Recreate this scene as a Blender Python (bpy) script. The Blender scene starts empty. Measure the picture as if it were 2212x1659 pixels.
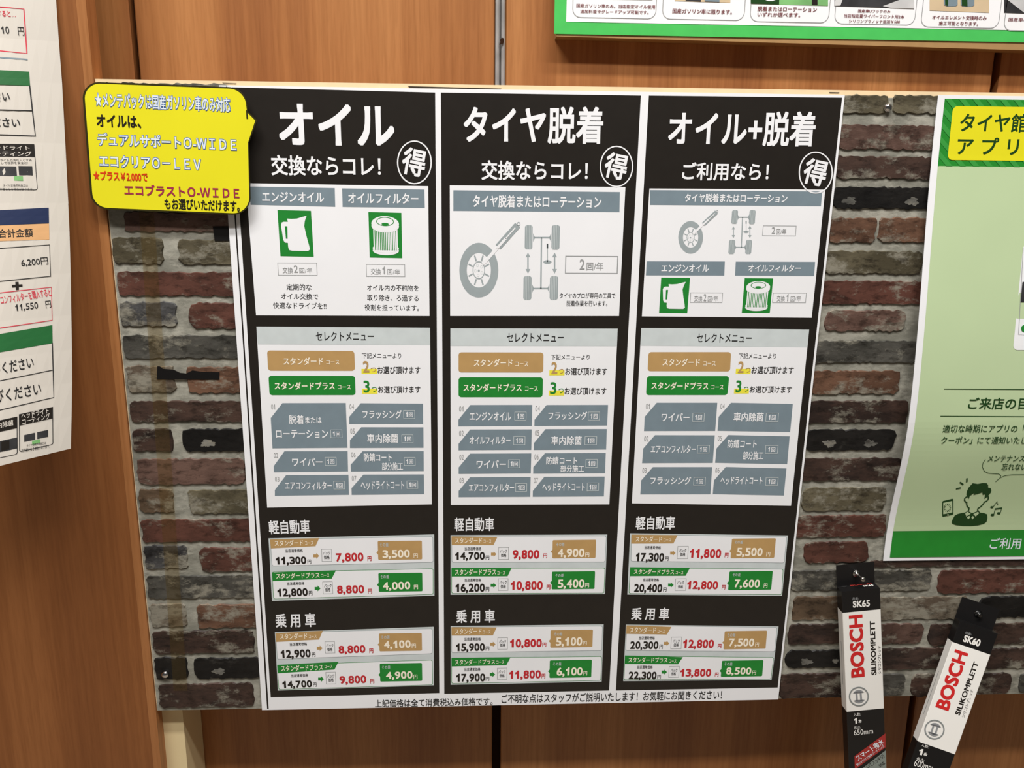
import bpy, bmesh, math, random
from mathutils import Vector, Matrix
random.seed(7)
SC = bpy.context.scene
COL = SC.collection

# ------------------------------------------------------------------ camera
IW, IH, FPX = 2212.0, 1659.0, 1790.0
YAW, PITCH, ROLL = math.radians(2.729), math.radians(-12.984), math.radians(0.529)
EYE = Vector((0.0, -1.0, 1.40))
_cy, _sy, _cp, _sp = math.cos(YAW), math.sin(YAW), math.cos(PITCH), math.sin(PITCH)
FWD = Vector((_sy * _cp, _cy * _cp, _sp))
_r0 = Vector((_cy, -_sy, 0)); _u0 = _r0.cross(FWD)
RIGHT = _r0 * math.cos(ROLL) + _u0 * math.sin(ROLL)
UP = -_r0 * math.sin(ROLL) + _u0 * math.cos(ROLL)
cd = bpy.data.cameras.new('camera'); cam = bpy.data.objects.new('camera', cd); COL.objects.link(cam)
cd.sensor_width = 36.0; cd.lens = 36.0 * FPX / IW; cd.clip_start = 0.01
m = Matrix.Identity(4)
for i in range(3):
    m[i][0], m[i][1], m[i][2], m[i][3] = RIGHT[i], UP[i], -FWD[i], EYE[i]
cam.matrix_world = m
SC.camera = cam

# ------------------------------------------------------------------ world, lamps, exposure
SC.view_settings.view_transform = 'Standard'; SC.view_settings.look = 'None'
SC.view_settings.gamma = 1.0; SC.view_settings.use_curve_mapping = False
SC.view_settings.exposure = 0.0
world = bpy.data.worlds.new('room_air'); SC.world = world; world.use_nodes = True
bg = world.node_tree.nodes['Background']
bg.inputs[0].default_value = (1.0, 0.96, 0.92, 1); bg.inputs[1].default_value = 0.06
def ceiling_lamp(x, y, sx, sy, power):
    l = bpy.data.lights.new('ceiling_lamp_light', 'AREA'); l.shape = 'RECTANGLE'
    l.size, l.size_y, l.energy, l.color = sx, sy, power, (1.0, 0.975, 0.95)
    o = bpy.data.objects.new('ceiling_lamp_light', l); COL.objects.link(o)
    o.location = (x, y, 3.45)
ceiling_lamp(-0.15, -1.00, 2.4, 0.14, 76)
ceiling_lamp(0.6, -1.50, 1.2, 0.16, 36)
ceiling_lamp(-0.9, -1.50, 1.2, 0.16, 36)

# ------------------------------------------------------------------ materials (all procedural)
def lin(c):
    def f(v):
        v /= 255.0
        return v / 12.92 if v <= 0.04045 else ((v + 0.055) / 1.055) ** 2.4
    return (f(c[0]), f(c[1]), f(c[2]), 1.0)
def newmat(name):
    mt = bpy.data.materials.new(name); mt.use_nodes = True
    nt = mt.node_tree; return mt, nt, nt.nodes['Principled BSDF']
def ink(name, rgb, rough=0.45, spec=0.3, var=0.04, scale=60.0):
    mt, nt, b = newmat(name)
    no = nt.nodes.new('ShaderNodeTexNoise'); no.inputs['Scale'].default_value = scale
    tc = nt.nodes.new('ShaderNodeTexCoord'); nt.links.new(tc.outputs['Object'], no.inputs['Vector'])
    rp = nt.nodes.new('ShaderNodeValToRGB'); c = lin(rgb)
    rp.color_ramp.elements[0].position = 0.3; rp.color_ramp.elements[1].position = 0.7
    rp.color_ramp.elements[0].color = (c[0] * (1 - var), c[1] * (1 - var), c[2] * (1 - var), 1)
    rp.color_ramp.elements[1].color = (min(1, c[0] * (1 + var)), min(1, c[1] * (1 + var)), min(1, c[2] * (1 + var)), 1)
    nt.links.new(no.outputs['Fac'], rp.inputs['Fac']); nt.links.new(rp.outputs['Color'], b.inputs['Base Color'])
    b.inputs['Roughness'].default_value = rough; b.inputs['Specular IOR Level'].default_value = spec
    return mt
def wood(name, c1, c2, c3):
    mt, nt, b = newmat(name); L = nt.links.new
    tc = nt.nodes.new('ShaderNodeTexCoord')
    def grain(sx, sz, detail):
        mp = nt.nodes.new('ShaderNodeMapping'); mp.inputs['Scale'].default_value = (sx, sx, sz)
        L(tc.outputs['Object'], mp.inputs['Vector'])
        n = nt.nodes.new('ShaderNodeTexNoise'); n.inputs['Scale'].default_value = 1.0
        n.inputs['Detail'].default_value = detail; L(mp.outputs['Vector'], n.inputs['Vector']); return n
    broad = grain(16, 0.55, 3); fine = grain(170, 3.0, 4); fleck = grain(420, 26.0, 2)
    r1 = nt.nodes.new('ShaderNodeValToRGB'); L(broad.outputs['Fac'], r1.inputs['Fac'])
    e = r1.color_ramp.elements; e[0].position, e[0].color = 0.32, lin(c1); e[1].position, e[1].color = 0.68, lin(c3)
    k = e.new(0.5); k.color = lin(c2)
    r2 = nt.nodes.new('ShaderNodeValToRGB'); L(fine.outputs['Fac'], r2.inputs['Fac'])
    r2.color_ramp.elements[0].position, r2.color_ramp.elements[0].color = 0.35, (0.87, 0.84, 0.80, 1)
    r2.color_ramp.elements[1].position, r2.color_ramp.elements[1].color = 0.6, (1, 1, 1, 1)
    r3 = nt.nodes.new('ShaderNodeValToRGB'); L(fleck.outputs['Fac'], r3.inputs['Fac'])
    r3.color_ramp.elements[0].position, r3.color_ramp.elements[0].color = 0.3, (0.90, 0.88, 0.85, 1)
    r3.color_ramp.elements[1].position, r3.color_ramp.elements[1].color = 0.55, (1, 1, 1, 1)
    def mul(a, c):
        mx = nt.nodes.new('ShaderNodeMix'); mx.data_type = 'RGBA'; mx.blend_type = 'MULTIPLY'
        mx.inputs[0].default_value = 1.0; L(a, mx.inputs[6]); L(c, mx.inputs[7]); return mx.outputs[2]
    L(mul(mul(r1.outputs['Color'], r2.outputs['Color']), r3.outputs['Color']), b.inputs['Base Color'])
    b.inputs['Roughness'].default_value = 0.42; b.inputs['Specular IOR Level'].default_value = 0.35
    return mt
def brickmat(name, base, alt, lime=0.5, limecol=(142, 138, 124), speck=0.85, big=26.0):
    """printed old brick: mottled colour in soft layers, lime bloom, dark pits"""
    mt, nt, b = newmat(name); L = nt.links.new
    tc = nt.nodes.new('ShaderNodeTexCoord'); h = sum(map(ord, name)) % 97 * 0.31
    def ns(scale, detail, sx, off, rough=0.68):
        mp = nt.nodes.new('ShaderNodeMapping'); mp.inputs['Scale'].default_value = (sx, 1, 1); mp.inputs['Location'].default_value = (off, off, off)
        L(tc.outputs['Object'], mp.inputs['Vector'])
        n = nt.nodes.new('ShaderNodeTexNoise'); n.inputs['Scale'].default_value = scale; n.inputs['Detail'].default_value = detail
        n.inputs['Roughness'].default_value = rough; L(mp.outputs['Vector'], n.inputs['Vector']); return n
    def ramp(n, p0, c0, p1, c1):
        r = nt.nodes.new('ShaderNodeValToRGB'); L(n.outputs['Fac'], r.inputs['Fac']); e = r.color_ramp.elements
        e[0].position, e[0].color = p0, c0; e[1].position, e[1].color = p1, c1; return r.outputs['Color']
    def mix(f, a, c, mode='MIX'):
        mx = nt.nodes.new('ShaderNodeMix'); mx.data_type = 'RGBA'; mx.blend_type = mode
        if isinstance(f, float): mx.inputs[0].default_value = f
        else: L(f, mx.inputs[0])
        for k, v in ((6, a), (7, c)):
            if isinstance(v, tuple): mx.inputs[k].default_value = v
            else: L(v, mx.inputs[k])
        return mx.outputs[2]
    body = ns(big, 8, 0.45, h)
    col = ramp(body, 0.41, lin(base), 0.60, lin(alt))
    bloom = ns(34, 10, 0.55, h + 3.1, 0.74)
    col = mix(ramp(bloom, 0.60 - 0.13 * lime, (0, 0, 0, 1), 0.70 - 0.13 * lime, (0.85, 0.85, 0.85, 1)), col, lin(limecol))
    pits = ns(120, 5, 0.5, h + 7.7)
    col = mix(speck, col, ramp(pits, 0.34, (0.30, 0.28, 0.26, 1), 0.50, (1, 1, 1, 1)), 'MULTIPLY')
    L(col, b.inputs['Base Color'])
    bp = nt.nodes.new('ShaderNodeBump'); bp.inputs['Strength'].default_value = 0.5; bp.inputs['Distance'].default_value = 0.002
    L(bloom.outputs['Fac'], bp.inputs['Height']); L(bp.outputs['Normal'], b.inputs['Normal'])
    b.inputs['Roughness'].default_value = 0.5; b.inputs['Specular IOR Level'].default_value = 0.3
    return mt
def metal(name, rgb, rough):
    mt, nt, b = newmat(name); b.inputs['Metallic'].default_value = 1.0; b.inputs['Roughness'].default_value = rough
    no = nt.nodes.new('ShaderNodeTexNoise'); no.inputs['Scale'].default_value = 90
    rp = nt.nodes.new('ShaderNodeValToRGB'); c = lin(rgb)
    rp.color_ramp.elements[0].color = (c[0] * .8, c[1] * .8, c[2] * .8, 1); rp.color_ramp.elements[1].color = c
    nt.links.new(no.outputs['Fac'], rp.inputs['Fac']); nt.links.new(rp.outputs['Color'], b.inputs['Base Color'])
    return mt
M = {
 'white': ink('poster_white', (240, 241, 243), 0.4, 0.35, 0.012, 20), 'black': ink('poster_black', (35, 31, 27), 0.38, 0.35, 0.05),
 'slate': ink('slate_print', (122, 138, 147)), 'slate_lt': ink('pale_slate_print', (203, 211, 211)), 'slate_dot': ink('mid_slate_print', (158, 168, 170)),
 'tan': ink('tan_print', (186, 150, 97)), 'green': ink('green_print', (34, 132, 50)), 'yellowhl': ink('highlighter_print', (238, 228, 70)),
 'dark': ink('dark_lettering', (40, 40, 40)), 'grey': ink('grey_lettering', (156, 158, 158)), 'red': ink('red_lettering', (196, 44, 50)),
 'cream_t': ink('cream_lettering', (250, 240, 220)), 'yellow': ink('yellow_card_print', (228, 220, 36), 0.4, 0.3, 0.03, 12),
 'cardline': ink('card_outline_print', (48, 44, 10)), 'blueline': ink('blue_outline_print', (74, 112, 178)), 'palewhite': ink('pale_white_print', (225, 234, 240)),
 'ored': ink('orange_red_print', (214, 58, 22)), 'maroon': ink('maroon_print', (158, 44, 78)),
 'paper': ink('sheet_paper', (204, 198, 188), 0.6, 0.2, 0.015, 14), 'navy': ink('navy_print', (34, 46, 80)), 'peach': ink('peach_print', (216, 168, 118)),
 'pgreen': ink('sheet_green_print', (36, 100, 52)), 'crim': ink('crimson_print', (206, 60, 76)),
 'fgreen': ink('board_green_print', (74, 190, 92)), 'brown_t': ink('brown_lettering', (110, 40, 46)),
 'lgreen': ink('pale_green_print', (190, 210, 166), 0.45, 0.3, 0.02, 10), 'stripe': ink('stripe_green_print', (58, 152, 64)), 'kgreen': ink('deep_green_print', (38, 136, 46)),
 'dgreen': ink('dark_green_print', (28, 66, 26)), 'ply': ink('cream_board', (240, 214, 172), 0.6, 0.2, 0.06, 30), 'tanback': ink('backing_board', (166, 132, 88), 0.6, 0.2, 0.05),
 'creampost': ink('cream_paint', (226, 206, 160), 0.5, 0.3, 0.02, 10), 'darkgap': ink('dark_gap', (48, 28, 16), 0.8, 0.1),
 'mortar': brickmat('mortar_print', (128, 127, 116), (158, 156, 144), 0.8, (176, 173, 160), 0.3, 40.0),
 'b_olive': brickmat('olive_brick', (72, 66, 50), (102, 95, 76), 0.6), 'b_red': brickmat('red_brick', (70, 44, 36), (94, 60, 50), 0.4),
 'b_rose': brickmat('rose_brick', (76, 56, 48), (108, 84, 74), 0.65), 'b_grey': brickmat('grey_brick', (56, 55, 50), (84, 82, 76), 0.7),
 'b_dark': brickmat('dark_brown_brick', (42, 32, 28), (72, 54, 46), 0.5), 'b_black': brickmat('black_brick', (17, 16, 15), (30, 28, 26), 0.0, (60, 58, 54)),
 'b_brown': brickmat('brown_brick', (72, 58, 44), (100, 82, 64), 0.55), 'b_orange': brickmat('orange_brick', (84, 60, 46), (112, 82, 64), 0.55),
 'b_smoke': brickmat('smoky_brick', (34, 33, 34), (84, 84, 84), 0.8), 'b_lime': brickmat('limed_brick', (88, 76, 64), (128, 120, 104), 0.95),
 'b_splotch': brickmat('lime_splotch', (84, 83, 78), (122, 120, 113), 0.6), 'b_edge': ink('shadow_scuff_print', (54, 48, 40), 0.6, 0.2, 0.2, 120),
 'tapeblack': ink('black_tape', (14, 13, 13), 0.5, 0.3), 'carton': ink('black_carton', (22, 21, 21), 0.35, 0.4), 'cartonw': ink('white_carton', (238, 236, 230), 0.4, 0.35, 0.015, 15),
 'bred': ink('carton_red', (204, 40, 40)), 'rlabel': ink('red_label', (160, 50, 46)), 'glabel': ink('grey_label', (132, 140, 132)), 'silver': ink('silver_print', (142, 144, 146)),
 'photo_tan': ink('photo_tan', (206, 184, 150), 0.5, 0.3, 0.1, 25), 'photo_dark': ink('photo_dark', (52, 52, 54), 0.5, 0.3, 0.3, 40), 'photo_green': ink('photo_green', (120, 176, 110), 0.5, 0.3, 0.2, 30), 'photo_grey': ink('photo_grey', (196, 196, 196), 0.5, 0.3, 0.15, 30),
 'chrome': metal('chrome', (225, 225, 225), 0.12), 'steel': ink('rail_grey', (158, 156, 154), 0.3, 0.8, 0.15, 50), 'pinshade': metal('shaded_pin_steel', (92, 92, 92), 0.3), 'pinmetal': metal('pin_steel', (190, 186, 182), 0.25),
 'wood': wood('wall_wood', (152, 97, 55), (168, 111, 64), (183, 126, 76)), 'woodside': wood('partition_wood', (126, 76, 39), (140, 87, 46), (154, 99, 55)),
 'woodband': wood('edge_band_wood', (156, 102, 60), (168, 112, 66), (180, 122, 76)),
 'floor': ink('floor_vinyl', (150, 140, 126), 0.5, 0.3, 0.08, 6), 'ceiling': ink('ceiling_paint', (230, 226, 218), 0.8, 0.1, 0.02, 4), 'foam': ink('foam_pad', (225, 222, 214), 0.8, 0.1),
}
def tapemat():
    mt, nt, b = newmat('brown_packing_tape'); b.inputs['Base Color'].default_value = lin((128, 108, 66)); b.inputs['Roughness'].default_value = 0.25
    tr = nt.nodes.new('ShaderNodeBsdfTransparent'); tr.inputs[0].default_value = (0.97, 0.95, 0.91, 1)
    no = nt.nodes.new('ShaderNodeTexNoise'); no.inputs['Scale'].default_value = 30
    rp = nt.nodes.new('ShaderNodeMapRange'); rp.inputs[3].default_value = 0.04; rp.inputs[4].default_value = 0.08
    nt.links.new(no.outputs['Fac'], rp.inputs[0])
    mx = nt.nodes.new('ShaderNodeMixShader'); nt.links.new(rp.outputs[0], mx.inputs[0])
    nt.links.new(tr.outputs[0], mx.inputs[1]); nt.links.new(b.outputs[0], mx.inputs[2])
    nt.links.new(mx.outputs[0], nt.nodes['Material Output'].inputs[0]); return mt
M['tape'] = tapemat()

# ------------------------------------------------------------------ helpers
def ray(px, py): return FWD + RIGHT * ((px - IW / 2) / FPX) - UP * ((py - IH / 2) / FPX)
class Surf:
    """a sheet in the room: plane (O,U,V,N) plus a gentle bulge disp(u,v) along N"""
    def __init__(s, O, U, V, N, disp=None):
        s.O, s.U, s.V, s.N = Vector(O), Vector(U).normalized(), Vector(V).normalized(), Vector(N).normalized()
        s.disp = disp or (lambda u, v: 0.0)
    def uv(s, px, py):
        d = ray(px, py); h = 0.0
        for _ in range(14):
            t = (s.O + s.N * h - EYE).dot(s.N) / d.dot(s.N); X = EYE + d * t - s.O
            u, v = X.dot(s.U), X.dot(s.V); h2 = s.disp(u, v)
            if abs(h2 - h) < 1e-7: break
            h = h2
        return Vector((u, v))
    def pt(s, u, v, h=0.0): return s.O + s.U * u + s.V * v + s.N * (s.disp(u, v) + h)
class MB:
    """collects faces; build() links them as ONE mesh object"""
    def __init__(s): s.v, s.f, s.mi, s.mats = [], [], [], []
    def _m(s, mat):
        if mat not in s.mats: s.mats.append(mat)
        return s.mats.index(mat)
    def add(s, verts, faces, mat):
        b = len(s.v); s.v += [Vector(p) for p in verts]; k = s._m(mat)
        for f in faces: s.f.append([i + b for i in f]); s.mi.append(k)
        return s
    def box(s, a, b, mat, mtx=None):
        (x0, y0, z0), (x1, y1, z1) = a, b
        V = [Vector(p) for p in ((x0,y0,z0),(x1,y0,z0),(x1,y1,z0),(x0,y1,z0),(x0,y0,z1),(x1,y0,z1),(x1,y1,z1),(x0,y1,z1))]
        if mtx: V = [mtx @ p for p in V]
        return s.add(V, [(0,3,2,1),(4,5,6,7),(0,1,5,4),(1,2,6,5),(2,3,7,6),(3,0,4,7)], mat)
    def build(s, name, parent=None, origin=None, smooth=False):
        o0 = Vector(parent.matrix_world.translation) if parent else Vector(origin or (0, 0, 0))
        if parent: o0 = WLOC[parent.name]
        me = bpy.data.meshes.new(name); me.from_pydata([p - o0 for p in s.v], [], s.f)
        for k in s.mats: me.materials.append(M[k])
        for p, k in zip(me.polygons, s.mi): p.material_index = k; p.use_smooth = smooth
        me.update(); ob = bpy.data.objects.new(name, me); COL.objects.link(ob)
        if parent: ob.parent = parent; WLOC[ob.name] = o0
        else: ob.location = o0; WLOC[ob.name] = o0
        return ob
WLOC = {}
def tag(o, label=None, cat=None, group=None, kind=None):
    if label: o['label'] = label
    if cat: o['category'] = cat
    if group: o['group'] = group
    if kind: o['kind'] = kind
    return o
def empty(name, loc, label, cat, group=None):
    o = bpy.data.objects.new(name, None); COL.objects.link(o); o.location = loc; o.empty_display_size = 0.05
    WLOC[o.name] = Vector(loc); return tag(o, label, cat, group)
# drawing state: surface, photo crop (origin and zoom the coordinates were read in), parent
S = None; KX = KY = 0.0; KS = 1.0; PAR = None
def crop(ox=0.0, oy=0.0, s=1.0):
    global KX, KY, KS; KX, KY, KS = ox, oy, s
def on(surf, parent):
    global S, PAR; S, PAR = surf, parent
def uv(p): return S.uv(KX + p[0] / KS, KY + p[1] / KS)
def flat(mb, pts, h, mat):
    return mb.add([S.pt(p[0], p[1], h) for p in pts], [list(range(len(pts)))], mat)
def poly(mb, pts, h, mat): return flat(mb, [uv(p) for p in pts], h, mat)
def ccw(Q): return Q
def grid(mb, q, h, mat, nx=1, ny=1):
    """q = TL,TR,BR,BL in crop pixels; bilinear on the sheet"""
    A, B, C, D = [uv(p) for p in q]
    return gridv(mb, (A, B, C, D), h, mat, nx, ny)
def gridv(mb, q, h, mat, nx, ny):
    A, B, C, D = q; V = []; Fc = []
    for j in range(ny + 1):
        for i in range(nx + 1):
            a = A.lerp(B, i / nx); b = D.lerp(C, i / nx); p = a.lerp(b, j / ny); V.append(S.pt(p.x, p.y, h))
    for j in range(ny):
        for i in range(nx):
            k = j * (nx + 1) + i; Fc.append((k + nx + 1, k + nx + 2, k + 1, k))
    return mb.add(V, Fc, mat)
def sheet(mb, q, t, mat, nx, ny):
    """a sheet with thickness t behind the surface"""
    A, B, C, D = [uv(p) for p in q]; V = []; Fc = []
    for h in (0.0, -t):
        for j in range(ny + 1):
            for i in range(nx + 1):
                p = A.lerp(B, i / nx).lerp(D.lerp(C, i / nx), j / ny); V.append(S.pt(p.x, p.y, h))
    n = (nx + 1) * (ny + 1); w = nx + 1
    for j in range(ny):
        for i in range(nx):
            k = j * w + i; Fc += [(k + w, k + w + 1, k + 1, k), (n + k, n + k + 1, n + k + w + 1, n + k + w)]
    rim = [i for i in range(w)] + [j * w + nx for j in range(1, ny + 1)] + [ny * w + i for i in range(nx - 1, -1, -1)] + [j * w for j in range(ny - 1, 0, -1)]
    for a, b in zip(rim, rim[1:] + rim[:1]): Fc.append((a, b, n + b, n + a))
    return mb.add(V, Fc, mat)
def rq(x0, y0, x1, y1, x2=None, y2=None, x3=None, y3=None):
    """TL and BR of a box on the sheet -> its corners in uv"""
    a, b = uv((x0, y0)), uv((x1, y1)); return [Vector((a.x, a.y)), Vector((b.x, a.y)), Vector((b.x, b.y)), Vector((a.x, b.y))]
def rounded(Q, r, n=5):
    out = []
    for i in range(4):
        p, a, b = Q[i], Q[i - 1], Q[(i + 1) % 4]
        d1 = (a - p).normalized() * r; d2 = (b - p).normalized() * r
        for k in range(n + 1):
            t = k / n * math.pi / 2
            out.append(p + d1 * (1 - math.sin(t)) + d2 * (1 - math.cos(t)))
    return out
def ring(mb, outer, inner, h, mat):
    n = len(outer); V = [S.pt(p.x, p.y, h) for p in outer] + [S.pt(p.x, p.y, h) for p in inner]
    return mb.add(V, [(i, (i + 1) % n, n + (i + 1) % n, n + i) for i in range(n)], mat)
def inset(Q, d):
    c = sum(Q, Vector((0, 0))) / 4; out = []
    for i in range(4):
        p = Q[i]; a = (Q[i - 1] - p).normalized(); b = (Q[(i + 1) % 4] - p).normalized(); out.append(p + (a + b) * d)
    return out
def oframe(mb, Q, w, h, mat): return ring(mb, Q, inset(Q, w), h, mat)
def ell(c, rx, ry, n=36, a0=0.0, a1=2 * math.pi):
    """ellipse in crop pixels -> uv list"""
    return [uv((c[0] + rx * math.cos(a0 + (a1 - a0) * k / n), c[1] + ry * math.sin(a0 + (a1 - a0) * k / n))) for k in range(n)]
def stroke(mb, pts, w, h, mat):
    """polyline of width w crop pixels"""
    P = [uv(p) for p in pts]; w = w * (uv((pts[0][0] + 1, pts[0][1])) - P[0]).length / 2
    L, R = [], []
    for i, p in enumerate(P):
        d = (P[min(i + 1, len(P) - 1)] - P[max(i - 1, 0)]).normalized(); nrm = Vector((-d.y, d.x)) * w
        L.append(p + nrm); R.append(p - nrm)
    n = len(P); V = [S.pt(p.x, p.y, h) for p in L + R]
    return mb.add(V, [(i, n + i, n + i + 1, i + 1) for i in range(n - 1)], mat)
GLY = {}
def glyphs(text, bold):
    key = (text, bold)
    if key in GLY: return GLY[key]
    if all(c in '0123456789,' for c in text): V, Fc = figures(text)
    else: V, Fc = outline(text)
    x0, x1 = min(p[0] for p in V), max(p[0] for p in V); y0, y1 = min(p[1] for p in V), max(p[1] for p in V)
    n = len(V); o = bold; sh = [(0, 0)]
    if o > 0.001: sh = [(-o, -o), (o, -o), (-o, o), (o, o)]          # heavier strokes: the same outline laid four times
    if o > 0.0165: sh = [(0, 0)] + [(o * a, o * b) for t in (-1, -.5, 0, .5) for a, b in ((t, 1), (1, -t), (-t, -1), (-1, t))]
    W_, H_ = x1 - x0 + 2 * o, y1 - y0 + 2 * o
    P = [((x + dx - x0 + o) / W_, (y + dy - y0 + o) / H_, i * 4e-6) for i, (dx, dy) in enumerate(sh) for x, y in V]
    GLY[key] = (P, [tuple(a + i * n for a in f) for i in range(len(sh)) for f in Fc]); return GLY[key]
def outline(text):
    cu = bpy.data.curves.new('t', 'FONT'); cu.body = text; cu.size = 1.0; cu.resolution_u = 3; cu.dimensions = '2D'; cu.fill_mode = 'BOTH'
    ob = bpy.data.objects.new('t', cu); COL.objects.link(ob)
    dg = bpy.context.evaluated_depsgraph_get(); me = ob.evaluated_get(dg).to_mesh()
    V = [(p.co.x, p.co.y) for p in me.vertices]; Fc = [tuple(p.vertices) for p in me.polygons]
    ob.evaluated_get(dg).to_mesh_clear(); bpy.data.objects.remove(ob); bpy.data.curves.remove(cu)
    return V, Fc
ONE = [(.22, 0), (.37, 0), (.37, .73), (.27, .73), (.23, .64), (.15, .575), (.07, .545), (.07, .43), (.15, .46), (.22, .51)]
RAW = {}
def raw(ch):
    if ch not in RAW:
        cu = bpy.data.curves.new('t', 'FONT'); cu.body = ch; cu.size = 1.0; cu.resolution_u = 4; cu.dimensions = '2D'; cu.fill_mode = 'BOTH'
        ob = bpy.data.objects.new('t', cu); COL.objects.link(ob); dg = bpy.context.evaluated_depsgraph_get(); me = ob.evaluated_get(dg).to_mesh()
        RAW[ch] = ([(p.co.x, p.co.y) for p in me.vertices], [tuple(p.vertices) for p in me.polygons])
        ob.evaluated_get(dg).to_mesh_clear(); bpy.data.objects.remove(ob); bpy.data.curves.remove(cu)
    return RAW[ch]
def figures(text):
    """price figures on an even pitch, with a flagged 1"""
    z = raw('0')[0]; zh = max(p[1] for p in z); V, F_ = [], []; x = 0.0
    for ch in text:
        if ch == '1': g = [(px, py / .73 * zh) for px, py in ONE]; f = [tuple(range(len(ONE)))]
        else:
            g, f = raw(ch); a, b = min(p[0] for p in g), max(p[0] for p in g); w = .16 if ch == ',' else .46
            k = w / (b - a); g = [((p[0] - a) * k + (0.03 if ch != ',' else 0.0), p[1]) for p in g]
        n = len(V); V += [(p[0] + x, p[1]) for p in g]; F_ += [tuple(i + n for i in q) for q in f]; x += .26 if ch == ',' else .565
    return V, F_
def tq(mb, text, pl, pr, top, mat, h, bold=0.0):
    """lettering between the middle of its start and end, 'top' = middle of its upper side (crop pixels)"""
    a, b, t = uv(pl), uv(pr), uv(top); c = (a + b) / 2; d = b - a; pn = Vector((-d.y, d.x)).normalized()
    hv = 2 * (t - c).dot(pn); G, Fc = glyphs(text, bold); V = []
    for gx, gy, gh in G:
        p = c + d * (gx - 0.5) + pn * (hv * (gy - 0.5)); V.append(S.pt(p.x, p.y, h + gh))
    return mb.add(V, Fc, mat)
SL = 0.0; XV, YV = 995.0, 7900.0
def tx(mb, text, x0, y0, x1, y1, mat='dark', h=0.0011, bold=0.012, sl=None):
    """lettering from its bounding box in crop pixels; sl = slope of its line in the picture"""
    sl = SL if sl is None else sl
    cx, cy = (x0 + x1) / 2, (y0 + y1) / 2
    w = x1 - x0; hh = (y1 - y0); hh = max(hh * 0.6, hh - abs(sl) * w)
    k = (XV - (KX + cx / KS)) / (YV - (KY + cy / KS)); w = max(0.8 * w, w - abs(k) * hh)
    return tq(mb, text, (cx - w / 2, cy - w / 2 * sl), (cx + w / 2, cy + w / 2 * sl), (cx - k * hh / 2, cy - hh / 2), mat, h, bold)
def TX(name, text, x0, y0, x1, y1, mat='dark', h=0.0011, bold=0.012, sl=None, parent=None):
    return tx(MB(), text, x0, y0, x1, y1, mat, h, bold, sl).build(name, parent or PAR)
H1, H2, H3, H4 = 0.0001, 0.00018, 0.00026, 0.00045

# ------------------------------------------------------------------ the room
PL = Surf((0, 0, 1.40), (1, 0, 0), (0, 0, 1), (0, -1, 0))            # front of the display board
WALLY = 0.085
WS = Surf((0, WALLY, 1.40), (1, 0, 0), (0, 0, 1), (0, -1, 0))        # face of the wood wall
crop()
def wx(px, py): return WS.uv(px, py).x
fl = MB().box((-2.2, -3.2, -0.04), (2.6, WALLY + 0.2, 0), 'floor').build('floor', origin=(0, 0, 0)); tag(fl, kind='structure')
ce = MB().box((-2.2, -3.2, 3.5), (2.6, WALLY + 0.2, 3.54), 'ceiling').build('ceiling', origin=(0, 0, 3.5)); tag(ce, kind='structure')
wall = MB().box((-1.6, WALLY + 0.018, 0), (2.0, WALLY + 0.10, 3.5), 'darkgap').build('wall_back', origin=(0, WALLY + 0.018, 0)); tag(wall, kind='structure')
e = [(-1.6, wx(276, 0)), (wx(288, 0), wx(1069, 90)), (wx(1092, 90), wx(2147, 140)), (wx(2163, 140), 2.0)]
for a, b in e:
    mb = MB(); c = 0.0015
    V = [(a, WALLY + 0.017, 0.002), (b, WALLY + 0.017, 0.002), (b, WALLY + 0.017, 3.495), (a, WALLY + 0.017, 3.495),
         (a, WALLY + c, 0.002), (b, WALLY + c, 0.002), (b, WALLY + c, 3.495), (a, WALLY + c, 3.495),
         (a + c, WALLY, 0.004), (b - c, WALLY, 0.004), (b - c, WALLY, 3.49), (a + c, WALLY, 3.49)]
    mb.add(V, [(0, 1, 2, 3)] + [(i, (i + 1) % 4, 4 + (i + 1) % 4, 4 + i) for i in range(4)] + [(4 + i, 4 + (i + 1) % 4, 8 + (i + 1) % 4, 8 + i) for i in range(4)] + [(8, 9, 10, 11)], 'wood')
    mb.build('wall_panel', wall)
# steel slotted rail let into the joint
ra, rb = wx(1070, 90), wx(1091, 90)
rail = MB(); y0 = WALLY - 0.001; w = rb - ra
prof = [(0, 0.014), (0, -0.002), (0.22, -0.003), (0.40, -0.001), (0.44, 0.006), (0.58, 0.006), (0.62, -0.001), (0.85, -0.003), (1, -0.001), (1, 0.014)]
V = [(ra + w * p[0], y0 + p[1], z) for z in (1.05, 3.49) for p in prof]; n = len(prof)
rail.add(V, [(i, i + 1, n + i + 1, n + i) for i in range(n - 1)] + [list(range(n)), list(range(n, 2 * n))], 'steel')
ro = rail.build('trim_1', origin=(ra, y0, 1.05)); tag(ro, kind='structure')
on(Surf((0, WALLY - 0.0045, 1.40), (1, 0, 0), (0, 0, 1), (0, -1, 0)), ro); crop(940, 0, 2212 / 300)
poly(MB(), [(1030, 640), (1060, 600), (1095, 610), (1100, 660), (1075, 700), (1020, 715), (1040, 670)], 0.0004, 'darkgap').build('grime_spot', ro)
crop()
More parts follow.
